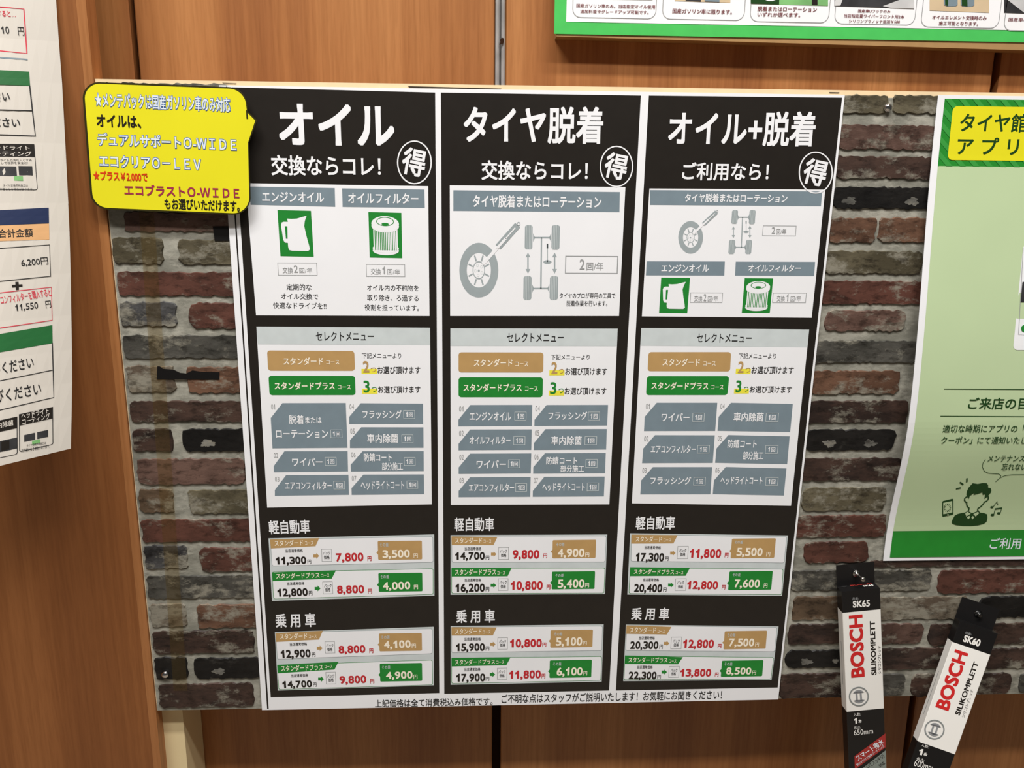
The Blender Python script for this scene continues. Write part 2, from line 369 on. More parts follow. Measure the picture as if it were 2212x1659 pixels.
# partition on the left with its edge band
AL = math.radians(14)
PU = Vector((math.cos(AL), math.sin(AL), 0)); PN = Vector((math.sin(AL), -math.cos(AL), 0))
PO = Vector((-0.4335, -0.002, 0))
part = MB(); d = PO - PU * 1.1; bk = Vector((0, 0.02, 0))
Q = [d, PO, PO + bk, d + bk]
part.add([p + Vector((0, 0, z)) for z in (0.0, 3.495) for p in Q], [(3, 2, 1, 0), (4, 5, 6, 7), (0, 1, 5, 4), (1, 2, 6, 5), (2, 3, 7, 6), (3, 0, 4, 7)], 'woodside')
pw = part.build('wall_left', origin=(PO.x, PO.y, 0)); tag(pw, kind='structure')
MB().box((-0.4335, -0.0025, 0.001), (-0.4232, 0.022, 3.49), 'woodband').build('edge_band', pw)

# ------------------------------------------------------------------ display board
board = empty('display_board', (0.2, 0, 0), 'large brick-print display board carrying the price posters, with a cream top edge', 'display board')
BX0, BX1 = -0.4225, 1.10
ZT, ZB = PL.uv(1100, 184).y + 1.40, PL.uv(1000, 1522).y + 1.40
MB().box((BX0, 0.0, ZB), (BX1, 0.016, ZT), 'ply').build('board_panel', board)
ZS = PL.uv(1960, 212).y + 1.40
MB().box((BX0 + 0.0008, -0.0004, ZB + 0.0003), (BX1 - 0.001, -0.00002, ZS), 'mortar').build('brick_print_sheet', board)
on(PL, board); crop()
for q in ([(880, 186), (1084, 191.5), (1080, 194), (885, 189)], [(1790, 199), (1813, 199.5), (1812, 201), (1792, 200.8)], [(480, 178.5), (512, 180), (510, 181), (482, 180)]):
    poly(MB(), q, 0.0006, 'b_edge').build('shadow_scuff', board)  # dark dashes paint the shadow line along the poster's top joint, with scuffs
lx = Surf((0, 0.02, 1.4), (1, 0, 0), (0, 0, 1), (0, -1, 0)).uv(402, 1600).x
MB().box((BX0 - 0.005, 0.0165, 0.001), (lx, WALLY - 0.002, ZT - 0.05), 'creampost').build('support_leg', board)
MB().box((BX1 - 0.06, 0.0165, 0.001), (BX1 - 0.01, WALLY - 0.002, ZT - 0.05), 'creampost').build('support_leg', board)
on(PL, board)
def wob(p, amp): return p + Vector((random.uniform(-amp, amp), random.uniform(-amp, amp)))
def brick(x0, y0, x1, y1, mat, rnd=0.0045, spl=()):
    """one brick of the print, slightly proud with a ragged outline"""
    Q = rq(x0, y0, x1, y1); hgt = abs(Q[0].y - Q[3].y); r = min(rnd, hgt * 0.3)
    base = rounded(Q, r, 2); out = []
    for i, p in enumerate(base):
        q = base[(i + 1) % len(base)]; k = max(1, int((q - p).length / 0.0045))
        for j in range(k): out.append(p.lerp(q, j / k))
    ph = random.uniform(0, 9)
    out = [wob(p, 0.0007) + Vector((math.sin(p.y * 900 + ph) * .0008, math.sin(p.x * 310 + ph) * .0006 + math.sin(p.x * 730 + 2 * ph) * .0005)) for p in out]; c = sum(out, Vector((0, 0))) / len(out)
    inn = [p + (c - p).normalized() * 0.0012 for p in out]; low = [p + Vector((0, -0.0011)) for p in out]
    n = len(out); V = [S.pt(p.x, p.y, 0.0004) for p in out] + [S.pt(p.x, p.y, 0.0022) for p in inn]
    mb = MB().add(V, [(i, (i + 1) % n, n + (i + 1) % n, n + i) for i in range(n)] + [list(range(n, 2 * n))], mat)
    b = mb.build('brick', PAR)
    for (sx, sy, rx, ry) in spl:
        pts = []
        for k in range(56):
            a = k / 56 * 2 * math.pi; f = 0.82 + 0.14 * math.sin(3 * a + sx) + 0.1 * math.sin(7 * a + sy) + random.uniform(-0.08, 0.08); pts.append((sx + rx * f * math.cos(a), sy + ry * f * math.sin(a)))
        poly(MB(), pts, 0.0024, 'b_splotch').build('lime_splotch', b)
    return b
# left strip, rows as read in the photograph
crop()
for k in range(6):
    y = 178 + 45.5 * k; dx = 4.6 * k
    mt = ['b_grey', 'b_red', 'b_dark', 'b_black', 'b_brown', 'b_grey'][k]
    if k % 2: brick(212 + dx, y, 330 + dx, y + 34, mt); brick(352 + dx, y, 500 + dx, y + 34, 'b_brown')
    else: brick(212 + dx, y, 500 + dx, y + 36 - (4 if k == 0 else 0), mt)
crop(200, 440, 2.962)
brick(195, 52, 905, 180, 'b_rose'); brick(122, 215, 462, 385, 'b_olive'); brick(545, 228, 920, 390, 'b_olive')
brick(152, 435, 940, 590, 'b_red'); brick(170, 628, 548, 785, 'b_smoke'); brick(612, 632, 960, 800, 'b_red', 0.008)
brick(192, 842, 970, 988, 'b_grey'); brick(214, 1035, 538, 1205, 'b_lime'); brick(600, 1045, 985, 1210, 'b_orange')
brick(238, 1262, 1000, 1392, 'b_dark'); brick(252, 1440, 522, 1582, 'b_dark'); brick(568, 1440, 1010, 1582, 'b_black', 0.008, [(742, 1530, 55, 27)])
crop(220, 960, 2.765)
brick(205, 85, 862, 235, 'b_rose', 0.007); brick(218, 265, 438, 405, 'b_brown'); brick(515, 270, 910, 410, 'b_olive')
brick(232, 447, 920, 575, 'b_red'); brick(250, 602, 522, 738, 'b_smoke'); brick(580, 615, 930, 755, 'b_red', 0.008)
brick(266, 785, 940, 910, 'b_grey'); brick(284, 950, 512, 1085, 'b_lime'); brick(565, 955, 950, 1090, 'b_orange')
brick(300, 1115, 918, 1240, 'b_dark', 0.006); brick(312, 1270, 520, 1398, 'b_black'); brick(546, 1275, 965, 1392, 'b_black', 0.008, [(702, 1350, 45, 22)])
brick(335, 1430, 912, 1560, 'b_dark', 0.006)
# strip between the two posters
crop(1680, 180, 3.0725)
brick(420, 76, 722, 205, 'b_olive'); brick(768, 76, 1100, 205, 'b_olive'); brick(405, 272, 1042, 445, 'b_rose', 0.006)
brick(385, 482, 1065, 638, 'b_dark'); brick(370, 686, 1045, 836, 'b_black', 0.006, [(470, 780, 54, 30), (885, 785, 52, 32)])
brick(350, 890, 640, 1060, 'b_orange'); brick(676, 890, 1020, 1057, 'b_orange'); brick(310, 1110, 950, 1265, 'b_olive', 0.007)
brick(290, 1310, 965, 1465, 'b_red'); brick(315, 1505, 838, 1645, 'b_rose', 0.011)
crop(1640, 680, 3.072)
brick(345, 170, 1040, 316, 'b_grey'); brick(340, 370, 920, 524, 'b_orange', 0.006); brick(315, 570, 975, 714, 'b_dark')
brick(300, 760, 895, 896, 'b_black', 0.009, [(462, 850, 50, 28), (730, 850, 50, 28)]); brick(285, 950, 925, 1096, 'b_dark')
brick(290, 1145, 830, 1296, 'b_olive', 0.007); brick(240, 1330, 830, 1470, 'b_red'); brick(298, 1505, 716, 1640, 'b_red', 0.012)
crop(1660, 1180, 4.007)
brick(880, 122, 2260, 160, 'b_dark', 0.003)
brick(200, 205, 640, 375, 'b_grey'); brick(880, 200, 1392, 378, 'b_grey', 0.006); brick(1475, 203, 2300, 395, 'b_red', 0.008)
brick(215, 435, 640, 628, 'b_brown'); brick(940, 440, 1700, 622, 'b_lime'); brick(1830, 432, 2300, 610, 'b_black', 0.009)
brick(178, 672, 640, 838, 'b_dark'); brick(940, 668, 1325, 838, 'b_rose', 0.008); brick(1390, 672, 2300, 838, 'b_dark', 0.008)
brick(150, 898, 680, 1042, 'b_black', 0.009, [(322, 992, 62, 32), (575, 985, 32, 24)]); brick(940, 882, 1800, 1048, 'b_dark'); brick(1885, 880, 2300, 1050, 'b_dark', 0.006)
brick(105, 1100, 680, 1300, 'b_dark', 0.006); brick(940, 1100, 1168, 1285, 'b_grey', 0.01); brick(1242, 1100, 1700, 1290, 'b_dark', 0.01); brick(1800, 1095, 2085, 1270, 'b_dark', 0.01); brick(2170, 1095, 2330, 1262, 'b_grey', 0.01)

crop()
for k, y in enumerate((1231, 1289, 1346, 1400, 1454)):
    x = (2246, 2246, 2246, 2246, 2256)[k]
    for j in range(4):
        w = 118 - 9 * ((j + k) % 3); brick(x, y, x + w, y + 42, ('b_red', 'b_grey', 'b_dark', 'b_brown', 'b_rose')[(j * 2 + k) % 5], 0.007)
        x += w + 18
# tape scraps and pins on the board
on(Surf((0, -0.0026, 1.40), (1, 0, 0), (0, 0, 1), (0, -1, 0)), None); crop(200, 440, 2.962)
def slab(mb, pts, t, mat, tris=False):
    """flat piece with thickness t in front of the surface"""
    P = [uv(p) for p in pts]; n = len(P)
    V = [S.pt(p.x, p.y, 0) for p in P] + [S.pt(p.x, p.y, t) for p in P]
    return mb.add(V, [list(range(n)), list(range(2 * n - 1, n - 1, -1))] + [(i, (i + 1) % n, n + (i + 1) % n, n + i) for i in range(n)], mat)
def cen(px, py): p = uv((px, py)); return S.pt(p.x, p.y)
tag(slab(MB(), [(415, 1040), (430, 1040), (450, 1056), (520, 1062), (560, 1082), (600, 1086), (640, 1066), (700, 1076), (812, 1078), (812, 1125), (412, 1122)], 0.0003, 'tapeblack').build('black_tape', origin=cen(600, 1100)),
    'torn strip of black tape lying across the brick print left of the menu poster', 'tape')
tag(slab(MB(), [(770, 147), (890, 145), (897, 237), (782, 238)], 0.0003, 'tapeblack').build('black_tape', origin=cen(830, 190)),
    'short black tape tab tucked under the menu poster edge below the yellow card', 'tape')
crop()
tag(slab(MB(), [(299, 440), (331, 440), (405, 1492), (375, 1492)], 0.0002, 'tape').build('packing_tape', origin=cen(350, 900)),
    'long see-through brown packing tape strip running down the brick print', 'tape')
def lathe(prof, origin, axis, mat, n=28, up=Vector((0, 0, 1))):
    ax = Vector(axis).normalized(); a = ax.cross(up).normalized(); b = ax.cross(a)
    V = [Vector(origin) + ax * z + (a * math.cos(2 * math.pi * k / n) + b * math.sin(2 * math.pi * k / n)) * r for r, z in prof for k in range(n)]
    F_ = [(j * n + k, j * n + (k + 1) % n, (j + 1) * n + (k + 1) % n, (j + 1) * n + k) for j in range(len(prof) - 1) for k in range(n)]
    return V, F_ + [list(range(n)), [(len(prof) - 1) * n + k for k in range(n)]]
def tack(px, py, label):
    c = cen(px, py); prof = [(0.0012, -0.001), (0.0047, 0.0), (0.0050, 0.0012), (0.0046, 0.0026), (0.0034, 0.0040), (0.0018, 0.0048), (0.0004, 0.0050)]
    V, F_ = lathe(prof, c, (0, -1, 0), 'chrome')
    tag(MB().add(V, F_, 'chrome').build('thumbtack', origin=c, smooth=True), label, 'thumbtack', 'shiny tacks in the board')
tack(1917, 233, 'shiny round steel thumbtack near the cream top edge beside the green poster')
tack(357.5, 1456, 'shiny round steel thumbtack in the black brick low down beside the wooden partition')

# ------------------------------------------------------------------ menu poster
pz0, pz1 = PL.uv(1100, 195).y, PL.uv(1100, 1522).y
pxa, pxb = PL.uv(500, 800).x, PL.uv(1770, 800).x
def pcurl(u, v):
    t = (v - pz1) / (pz0 - pz1); bump = max(0.0, math.sin(math.pi * min(1, max(0, t)))) ** 1.0
    a = max(0.0, 1 - (u - pxa) / 0.09); b = max(0.0, 1 - (pxb - u) / 0.09)
    return 0.0
PS = Surf((0, -0.0038, 1.40), (1, 0, 0), (0, 0, 1), (0, -1, 0), pcurl)
poster = empty('menu_poster', (0.07, -0.002, 0.72), 'wide black and white service menu poster with three price columns on the brick-print board', 'poster')
on(PS, poster); crop()
sheet(MB(), [(473, 184), (1825, 205), (1681, 1511), (566, 1534)], 0.0007, 'white', 40, 30).build('paper_sheet', poster)
mb = MB(); grid(mb, [(488, 187), (491, 187), (580.5, 1531), (577, 1531)], H1, 'black', 1, 20); mb.build('border_line', poster)
for q in ([(500.5, 188.5), (940, 200), (949, 1497), (584.8, 1506)], [(952.3, 200), (1384.3, 206.5), (1315.8, 1491.5), (959.8, 1498.5)], [(1401.6, 206.5), (1819, 211), (1679.8, 1485), (1330.3, 1491.5)]):
    grid(MB(), q, H1, 'black', 14, 24).build('column_panel', poster)
def badge(c, rx, ry, t, name='deal_badge'):
    mb = MB(); o = ell(c, rx, ry, 44); i = ell(c, rx * 0.925, ry * 0.94, 44); ring(mb, o, i, H4, 'white')
    tq(mb, '得', (c[0] - rx * 0.68, c[1] - ry * 0.12), (c[0] + rx * 0.64, c[1] + ry * 0.10), (c[0] + rx * 0.06, c[1] - ry * 0.64), 'white', H4, 0.021)
    mb.build(name, poster)
def bar(x0, y0, x1, y1, t, tb, q=None):
    mb = MB()
    if q: grid(mb, q, H3, 'slate', 8, 1)
    else: gridv(mb, rq(x0, y0, x1, y1), H3, 'slate', 6, 1)
    b = mb.build('title_bar', poster); TX('title_lettering', t, *tb, 'white', H4, 0.016, parent=b)
def freq(x0, y0, x1, y1, parts, wd=0.0007):
    mb = MB(); oframe(mb, rq(x0, y0, x1, y1), wd, H3, 'grey'); b = mb.build('frequency_box', poster); t = MB()
    for (s_, a, c, d_, e_, bo) in parts: tx(t, s_, a, c, d_, e_, 'grey', H4, bo)
    t.build('frequency_lettering', b)
def jug(x0, y0, x1, y1, q=None):
    """x0..y1 box of the green tile; jug drawn inside"""
    mb = MB(); Q = [uv(p) for p in q] if q else rq(x0, y0, x1, y1); flat(mb, Q, H3, 'green'); b = mb.build('pictogram_tile', poster)
    f = lambda a, c: Q[0].lerp(Q[1], a).lerp(Q[3].lerp(Q[2], a), c)
    body = [(.27, .18), (.40, .185), (.56, .175), (.74, .135), (.86, .11), (.80, .22), (.77, .33), (.82, .55), (.88, .75), (.90, .84), (.84, .875), (.36, .875), (.27, .86), (.25, .79),
            (.25, .705), (.16, .70), (.115, .64), (.08, .33), (.11, .265), (.17, .25), (.29, .25)]
    mb = MB(); V = [f(*p) for p in body]; flat(mb, V, H4, 'white')
    flat(mb, [f(*p) for p in [(.19, .345), (.265, .345), (.25, .61), (.20, .61)]], H4 + 0.0002, 'green'); mb.build('jug_pictogram', b)
def filt(x0, y0, x1, y1, q=None):
    mb = MB(); Q = [uv(p) for p in q] if q else rq(x0, y0, x1, y1); flat(mb, Q, H3, 'green'); b = mb.build('pictogram_tile', poster)
    f = lambda a, c: Q[0].lerp(Q[1], a).lerp(Q[3].lerp(Q[2], a), c)
    E_ = lambda cx, cy, rx, ry, n=30: [f(cx + rx * math.cos(2 * math.pi * k / n), cy + ry * math.sin(2 * math.pi * k / n)) for k in range(n)]
    mb = MB(); flat(mb, E_(.5, .84, .40, .10), H4, 'white'); flat(mb, E_(.5, .79, .40, .10), H4 + 0.00005, 'white')
    flat(mb, [f(.13, .30), f(.87, .30), f(.87, .82), f(.13, .82)], H4 + 0.0001, 'white')
    for k in range(1, 14):
        x = .13 + .74 * k / 14; w_ = .012; flat(mb, [f(x - w_, .36), f(x + w_, .36), f(x + w_, .83), f(x - w_, .83)], H4 + 0.00015, 'green')
    flat(mb, E_(.5, .25, .42, .17), H4 + 0.0002, 'white'); flat(mb, E_(.5, .30, .42, .14), H4 + 0.00018, 'white')
    o, i = E_(.5, .20, .27, .10), E_(.5, .20, .245, .085); ring(mb, o, i, H4 + 0.00025, 'green'); flat(mb, E_(.5, .255, .11, .03), H4 + 0.00025, 'green')
    mb.build('filter_pictogram', b)
def wheel(c, rx, ry, tip):
    mb = MB(); E_ = lambda a, b_: ell(c, a, b_, 40)
    ring(mb, E_(rx, ry), E_(rx * .62, ry * .63), H3, 'slate_dot'); ring(mb, E_(rx * .32, ry * .33), E_(rx * .28, ry * .29), H3, 'slate_dot')
    for k in range(8):
        a = math.radians(22.5 + 45 * k); ca, sa = math.cos(a), math.sin(a)
        stroke(mb, [(c[0] + rx * .34 * ca, c[1] + ry * .35 * sa), (c[0] + rx * .57 * ca, c[1] + ry * .58 * sa)], rx * .075, H3, 'slate_dot')
    for k in range(5):
        a = math.radians(30 + 72 * k); o = (c[0] + rx * .18 * math.cos(a), c[1] + ry * .19 * math.sin(a)); ring(mb, ell(o, rx * .06, ry * .06, 12), ell(o, rx * .045, ry * .045, 12), H3, 'slate_lt')
    flat(mb, ell((c[0], c[1] + ry * .02), rx * .05, ry * .05, 12), H3, 'slate_dot')
    mb.build('wheel_pictogram', poster)
    # torque wrench: white shank over the tyre and a slotted grey grip
    s0 = (c[0] + rx * .20, c[1] - ry * .22); g0 = (s0[0] + (tip[0] - s0[0]) * .44, s0[1] + (tip[1] - s0[1]) * .44); wd = rx * .34
    mb = MB(); stroke(mb, [s0, g0], rx * .17, H4, 'white'); stroke(mb, [g0, tip], wd, H4, 'slate_dot')
    lerp = lambda a, b, t: (a[0] + (b[0] - a[0]) * t, a[1] + (b[1] - a[1]) * t)
    stroke(mb, [lerp(g0, tip, -.06), lerp(g0, tip, .4)], rx * .13, H4 + .0002, 'white'); stroke(mb, [lerp(g0, tip, .38), lerp(g0, tip, .88)], rx * .06, H4 + .0002, 'white')
    e_ = lerp(g0, tip, 1.05); ring(mb, ell(e_, rx * .09, ry * .075, 14), ell(e_, rx * .06, ry * .05, 14), H4, 'slate_dot'); mb.build('wrench_pictogram', poster)
def axle(tl, tr, bl, br, ty, by, sx, st, ar):
    mb = MB()
    for q in (tl, tr, bl, br):
        Q = rq(*q); flat(mb, rounded(Q, (Q[1] - Q[0]).length * .3, 4), H3, 'slate_dot')
        for k in (1, 2, 3, 4):
            a = Q[0].lerp(Q[1], k / 5); b_ = Q[3].lerp(Q[2], k / 5); d_ = (Q[1] - Q[0]) * .025
            flat(mb, [a - d_, a + d_, b_ + d_, b_ - d_], H3 + .0002, 'slate_lt')
    wq = tl[2] - tl[0]
    for (l, r, y) in ((tl, tr, ty), (bl, br, by)):
        stroke(mb, [(l[2] + wq * .3, y), (r[0] - wq * .3, y)], wq * .22, H3, 'slate_dot')
        for x, s_ in ((l[2], 1), (r[0], -1)):
            poly(mb, [(x + s_ * wq * .1, y - wq * .6), (x + s_ * wq * .32, y - wq * .12), (x + s_ * wq * .32, y + wq * .12), (x + s_ * wq * .1, y + wq * .6)], H3, 'slate_dot')
    stroke(mb, [(sx[0], ty), (sx[1], by)], wq * .2, H3, 'slate_dot')
    stroke(mb, [(st[0], st[1]), (st[0], st[1] + (st[2] - st[1]) * .25)], wq * .24, H3, 'slate_dot'); stroke(mb, [(st[0], st[1]), (st[0], st[2])], wq * .1, H3, 'slate_dot')
    flat(mb, ell((st[0], st[2]), wq * .56, wq * .26, 24), H3, 'slate_dot'); mb.build('axle_pictogram', poster)
    for (x, y0, y1) in ar:
        mb = MB(); hw = wq * .32; hh = wq * .62
        poly(mb, [(x, y0), (x + hw, y0 + hh), (x + hw * .3, y0 + hh), (x + hw * .3, y1 - hh), (x + hw, y1 - hh), (x, y1), (x - hw, y1 - hh), (x - hw * .3, y1 - hh), (x - hw * .3, y0 + hh), (x - hw, y0 + hh)], H3, 'slate_dot')
        mb.build('double_arrow', poster)
# column 1, upper part
crop(160, 140, 2.765); SL = 0.012
grid(MB(), [(1026, 707), (2115, 725), (2123, 1500), (1087, 1496)], H2, 'white', 10, 8).build('service_panel', poster)
TX('heading_lettering', 'オイル', 1218, 232, 1917, 488, 'white', H4, 0.028)
TX('heading_lettering', '交換ならコレ！', 1175, 538, 1834, 668, 'white', H4, 0.018)
badge((2033, 583), 104, 131, 0)
bar(0, 0, 0, 0, 'エンジンオイル', (1122, 757, 1494, 822), [(1046, 727), (1557, 736), (1560, 848), (1055, 836)])
bar(0, 0, 0, 0, 'オイルフィルター', (1637, 763, 2057, 834), [(1601, 738), (2093, 745), (2095, 855), (1604, 849)])
jug(0, 0, 0, 0, [(1215, 867), (1415, 872), (1432, 1147), (1233, 1143)]); filt(0, 0, 0, 0, [(1758, 879), (1955, 884), (1961, 1155), (1766, 1151)])
freq(1215, 1181, 1454, 1259, [('交換', 1245, 1208, 1308, 1245, .0), ('2', 1312, 1197, 1338, 1241, .004), ('回/年', 1345, 1212, 1423, 1244, .0)])
freq(1743, 1190, 1978, 1267, [('交換', 1772, 1216, 1833, 1252, .0), ('1', 1842, 1204, 1858, 1249, .004), ('回/年', 1871, 1218, 1948, 1252, .0)])
for s_, a in (('定期的な', (1268, 1308, 1420, 1348)), ('オイル交換で', (1235, 1364, 1460, 1403)), ('快適なドライブを!!', (1188, 1417, 1508, 1460)), ('オイル内の不純物を', (1750, 1312, 2058, 1353)), ('取り除き、ろ過する', (1750, 1371, 2058, 1413)), ('役割を担っています。', (1735, 1430, 2060, 1471))):
    TX('note_lettering', s_, *a, 'dark', H3, 0.009)
# columns 2 and 3, upper part
crop(930, 140, 2.3284); SL = 0.008
grid(MB(), [(97, 606), (980, 615), (948, 1263), (99, 1263)], H2, 'white', 10, 8).build('service_panel', poster)
TX('heading_lettering', 'タイヤ脱着', 165, 206, 870, 400, 'white', H4, 0.022); TX('heading_lettering', '交換ならコレ！', 255, 480, 792, 583, 'white', H4, 0.018)
badge((935, 511), 84, 104, 0)
bar(0, 0, 0, 0, 'タイヤ脱着またはローテーション', (212, 654, 860, 722), [(115, 631), (952, 640), (950, 741), (115, 735)])
wheel((243, 1033), 98, 138, (438, 806)); axle((475, 806, 512, 928), (610, 806, 648, 930), (468, 1062, 507, 1183), (601, 1062, 640, 1183), 869, 1125, (558, 555), (588, 900, 992), [(490, 944, 1050), (624, 944, 1050)])
freq(678, 960, 941, 1052, [('2', 749, 978, 776, 1030, .008), ('回/年', 784, 992, 870, 1034, .008)], 0.0012)
TX('note_lettering', 'タイヤのプロが専用の工具で', 648, 1147, 930, 1176, 'dark', H3, 0.009, 0.0); TX('note_lettering', '脱着作業を行います。', 683, 1186, 890, 1215, 'dark', H3, 0.009, 0.0)
grid(MB(), [(1101, 622), (1985, 628), (1917, 1272), (1063, 1265)], H2, 'white', 10, 8).build('service_panel', poster)
TX('heading_lettering', 'オイル+脱着', 1190, 230, 1942, 413, 'white', H4, 0.021); TX('heading_lettering', 'ご利用なら！', 1262, 490, 1704, 584, 'white', H4, 0.018)
badge((1937, 542), 86, 106, 0)
bar(0, 0, 0, 0, 'タイヤ脱着またはローテーション', (1278, 647, 1796, 694), [(1104, 630), (1970, 637), (1963, 711), (1103, 705)])
wheel((1308, 868), 62, 82, (1438, 740)); axle((1517, 730, 1542, 800), (1605, 730, 1630, 802), (1502, 880, 1528, 952), (1587, 880, 1612, 952), 767, 918, (1569, 1563), (1587, 785, 840), [(1523, 812, 872), (1606, 808, 872)])
SL = 0.002
freq(1672, 808, 1836, 862, [('2', 1714, 816, 1734, 850, .008), ('回/年', 1738, 824, 1790, 853, .008)])
bar(0, 0, 0, 0, 'エンジンオイル', (1160, 1004, 1400, 1042), [(1087, 988), (1480, 989), (1477, 1060), (1083, 1059)]); bar(0, 0, 0, 0, 'オイルフィルター', (1596, 1005, 1864, 1042), [(1535, 990), (1934, 991), (1929, 1062), (1531, 1060)])
jug(0, 0, 0, 0, [(1160, 1070), (1305, 1072), (1291, 1250), (1149, 1248)]); filt(0, 0, 0, 0, [(1580, 1073), (1723, 1074), (1706, 1249), (1565, 1248)])
freq(1307, 1145, 1467, 1197, [('交換', 1325, 1160, 1368, 1190, .0), ('2', 1372, 1152, 1388, 1188, .004), ('回/年', 1393, 1162, 1446, 1190, .0)])
freq(1722, 1146, 1887, 1198, [('交換', 1740, 1160, 1783, 1190, .0), ('1', 1789, 1152, 1800, 1188, .004), ('回/年', 1809, 1162, 1864, 1190, .0)])

# select menus
def rbtn(q, mat, t1, b1, b2):
    Q = rounded([uv(p) for p in q], 0.0035, 4); b = flat(MB(), Q, H3, mat).build('course_button', poster)
    t = MB(); tx(t, t1, *b1, 'cream_t', H4, 0.016); tx(t, 'コース', *b2, 'cream_t', H4, 0.012); t.build('course_lettering', b)
def pick(hl, n, nb, tb, rb, col):
    b = gridv(MB(), rq(*hl), H3, 'yellowhl', 1, 1).build('highlight', poster)
    t = MB(); tx(t, n, *nb, col, H4, 0.016); tx(t, 'つ', *tb, col, H4, 0.0); t.build('count_lettering', b)
    TX('note_lettering', 'お選び頂けます', *rb, 'dark', H4, 0.007)
def tile(pts, num, nb, texts, cb):
    b = poly(MB(), pts, H3, 'slate').build('menu_tile', poster)
    TX('tile_number', num, *nb, 'grey', H3, 0.006)
    t = MB()
    for s_, a in texts: tx(t, s_, *a, 'white', H4, 0.015)
    t.build('tile_lettering', b)
    c = MB(); Q = rq(*cb); oframe(c, Q, 0.0006, H4, 'slate_lt')
    x0, y0, x1, y1 = cb; w_, h_ = x1 - x0, y1 - y0
    tx(c, '1', x0 + w_ * .20, y0 + h_ * .2, x0 + w_ * .36, y0 + h_ * .8, 'white', H4, 0.01); tx(c, '回', x0 + w_ * .45, y0 + h_ * .26, x0 + w_ * .82, y0 + h_ * .82, 'white', H4, 0.015)
    c.build('once_mark', b)
def select(box, head, hb):
    mb = MB(); grid(mb, box, H2, 'white', 10, 8); grid(mb, head, H3, 'slate_lt', 10, 1); b = mb.build('select_panel', poster)
    TX('panel_heading', 'セレクトメニュー', *hb, 'dark', H4, 0.008, parent=b)
crop(500, 680, 3.8587); SL = 0.0
select([(208, 98), (1655, 108), (1670, 1580), (298, 1607)], [(208, 98), (1655, 108), (1656, 252), (220, 246)], (703, 140, 1187, 216))
rbtn([(297, 297), (1024, 302), (1029, 467), (306, 466)], 'tan', 'スタンダード', (432, 354, 766, 418), (790, 377, 900, 414))
rbtn([(309, 508), (1030, 509), (1035, 669), (318, 670)], 'green', 'スタンダードプラス', (357, 560, 862, 624), (887, 584, 995, 621))
TX('note_lettering', '下記メニューより', 1087, 317, 1415, 364, 'dark', H3, 0.008)
pick((1083, 450, 1215, 492), '2', (1095, 385, 1150, 480), (1160, 438, 1205, 476), (1217, 431, 1575, 490), 'tan')
pick((1087, 615, 1218, 658), '3', (1099, 548, 1153, 647), (1168, 600, 1212, 641), (1222, 594, 1575, 652), 'green')
tile([(425, 736), (953, 735), (967, 1108), (342, 1113), (328, 860)], '01', (330, 745, 365, 789), [('脱着', (478, 834, 605, 909)), ('または', (615, 850, 752, 904)), ('ローテーション', (370, 957, 808, 1028))], (825, 957, 925, 1026))
tile([(1078, 737), (1597, 740), (1598, 910), (982, 911), (982, 850)], '04', (983, 745, 1022, 789), [('フラッシング', (1092, 794, 1420, 864))], (1433, 795, 1531, 866))
tile([(1082, 937), (1600, 938), (1601, 1108), (988, 1110), (988, 1045)], '05', (990, 948, 1028, 991), [('車内除菌', (1130, 991, 1390, 1067))], (1418, 998, 1517, 1068))
tile([(442, 1137), (968, 1136), (972, 1305), (353, 1312), (352, 1262)], '02', (352, 1151, 390, 1193), [('ワイパー', (505, 1191, 760, 1260))], (778, 1186, 877, 1256))
tile([(1093, 1137), (1602, 1136), (1603, 1302), (996, 1306), (994, 1250)], '06', (997, 1146, 1035, 1187), [('防錆コート', (1103, 1153, 1338, 1222)), ('部分施工', (1253, 1229, 1430, 1296))], (1437, 1187, 1534, 1257))
tile([(455, 1337), (975, 1333), (980, 1500), (362, 1508), (362, 1460)], '03', (362, 1349, 400, 1391), [('エアコンフィルター', (445, 1390, 838, 1457))], (850, 1385, 946, 1454))
tile([(1100, 1332), (1604, 1330), (1606, 1495), (1002, 1501), (1001, 1445)], '07', (1003, 1342, 1042, 1384), [('ヘッドライトコート', (1078, 1384, 1440, 1456))], (1460, 1382, 1556, 1449))
crop(940, 680, 3.859)
select([(127, 113), (1522, 116), (1452, 1580), (131, 1585)], [(127, 113), (1522, 116), (1513, 262), (128, 260)], (597, 150, 1072, 227))
rbtn([(195, 313), (903, 314), (901, 481), (195, 480)], 'tan', 'スタンダード', (322, 367, 645, 431), (668, 391, 775, 430))
rbtn([(195, 520), (899, 521), (895, 687), (195, 687)], 'green', 'スタンダードプラス', (235, 574, 722, 639), (748, 596, 857, 636))
TX('note_lettering', '下記メニューより', 965, 329, 1288, 376, 'dark', H3, 0.008)
pick((952, 462, 1078, 504), '2', (967, 394, 1020, 492), (1030, 450, 1072, 489), (1083, 442, 1435, 500), 'tan')
pick((946, 630, 1075, 673), '3', (957, 561, 1012, 660), (1028, 613, 1070, 653), (1078, 606, 1428, 665), 'green')
tile([(293, 752), (809, 751), (806, 926), (194, 930), (194, 875)], '01', (200, 761, 236, 807), [('エンジンオイル', (287, 810, 633, 880))], (662, 808, 760, 880))
tile([(928, 752), (1441, 751), (1434, 923), (827, 926), (828, 875)], '04', (835, 759, 873, 805), [('フラッシング', (942, 807, 1268, 875))], (1275, 808, 1371, 879))
tile([(292, 956), (805, 955), (801, 1126), (195, 1129), (195, 1075)], '02', (200, 965, 238, 1011), [('オイルフィルター', (287, 1013, 628, 1080))], (653, 1013, 750, 1084))
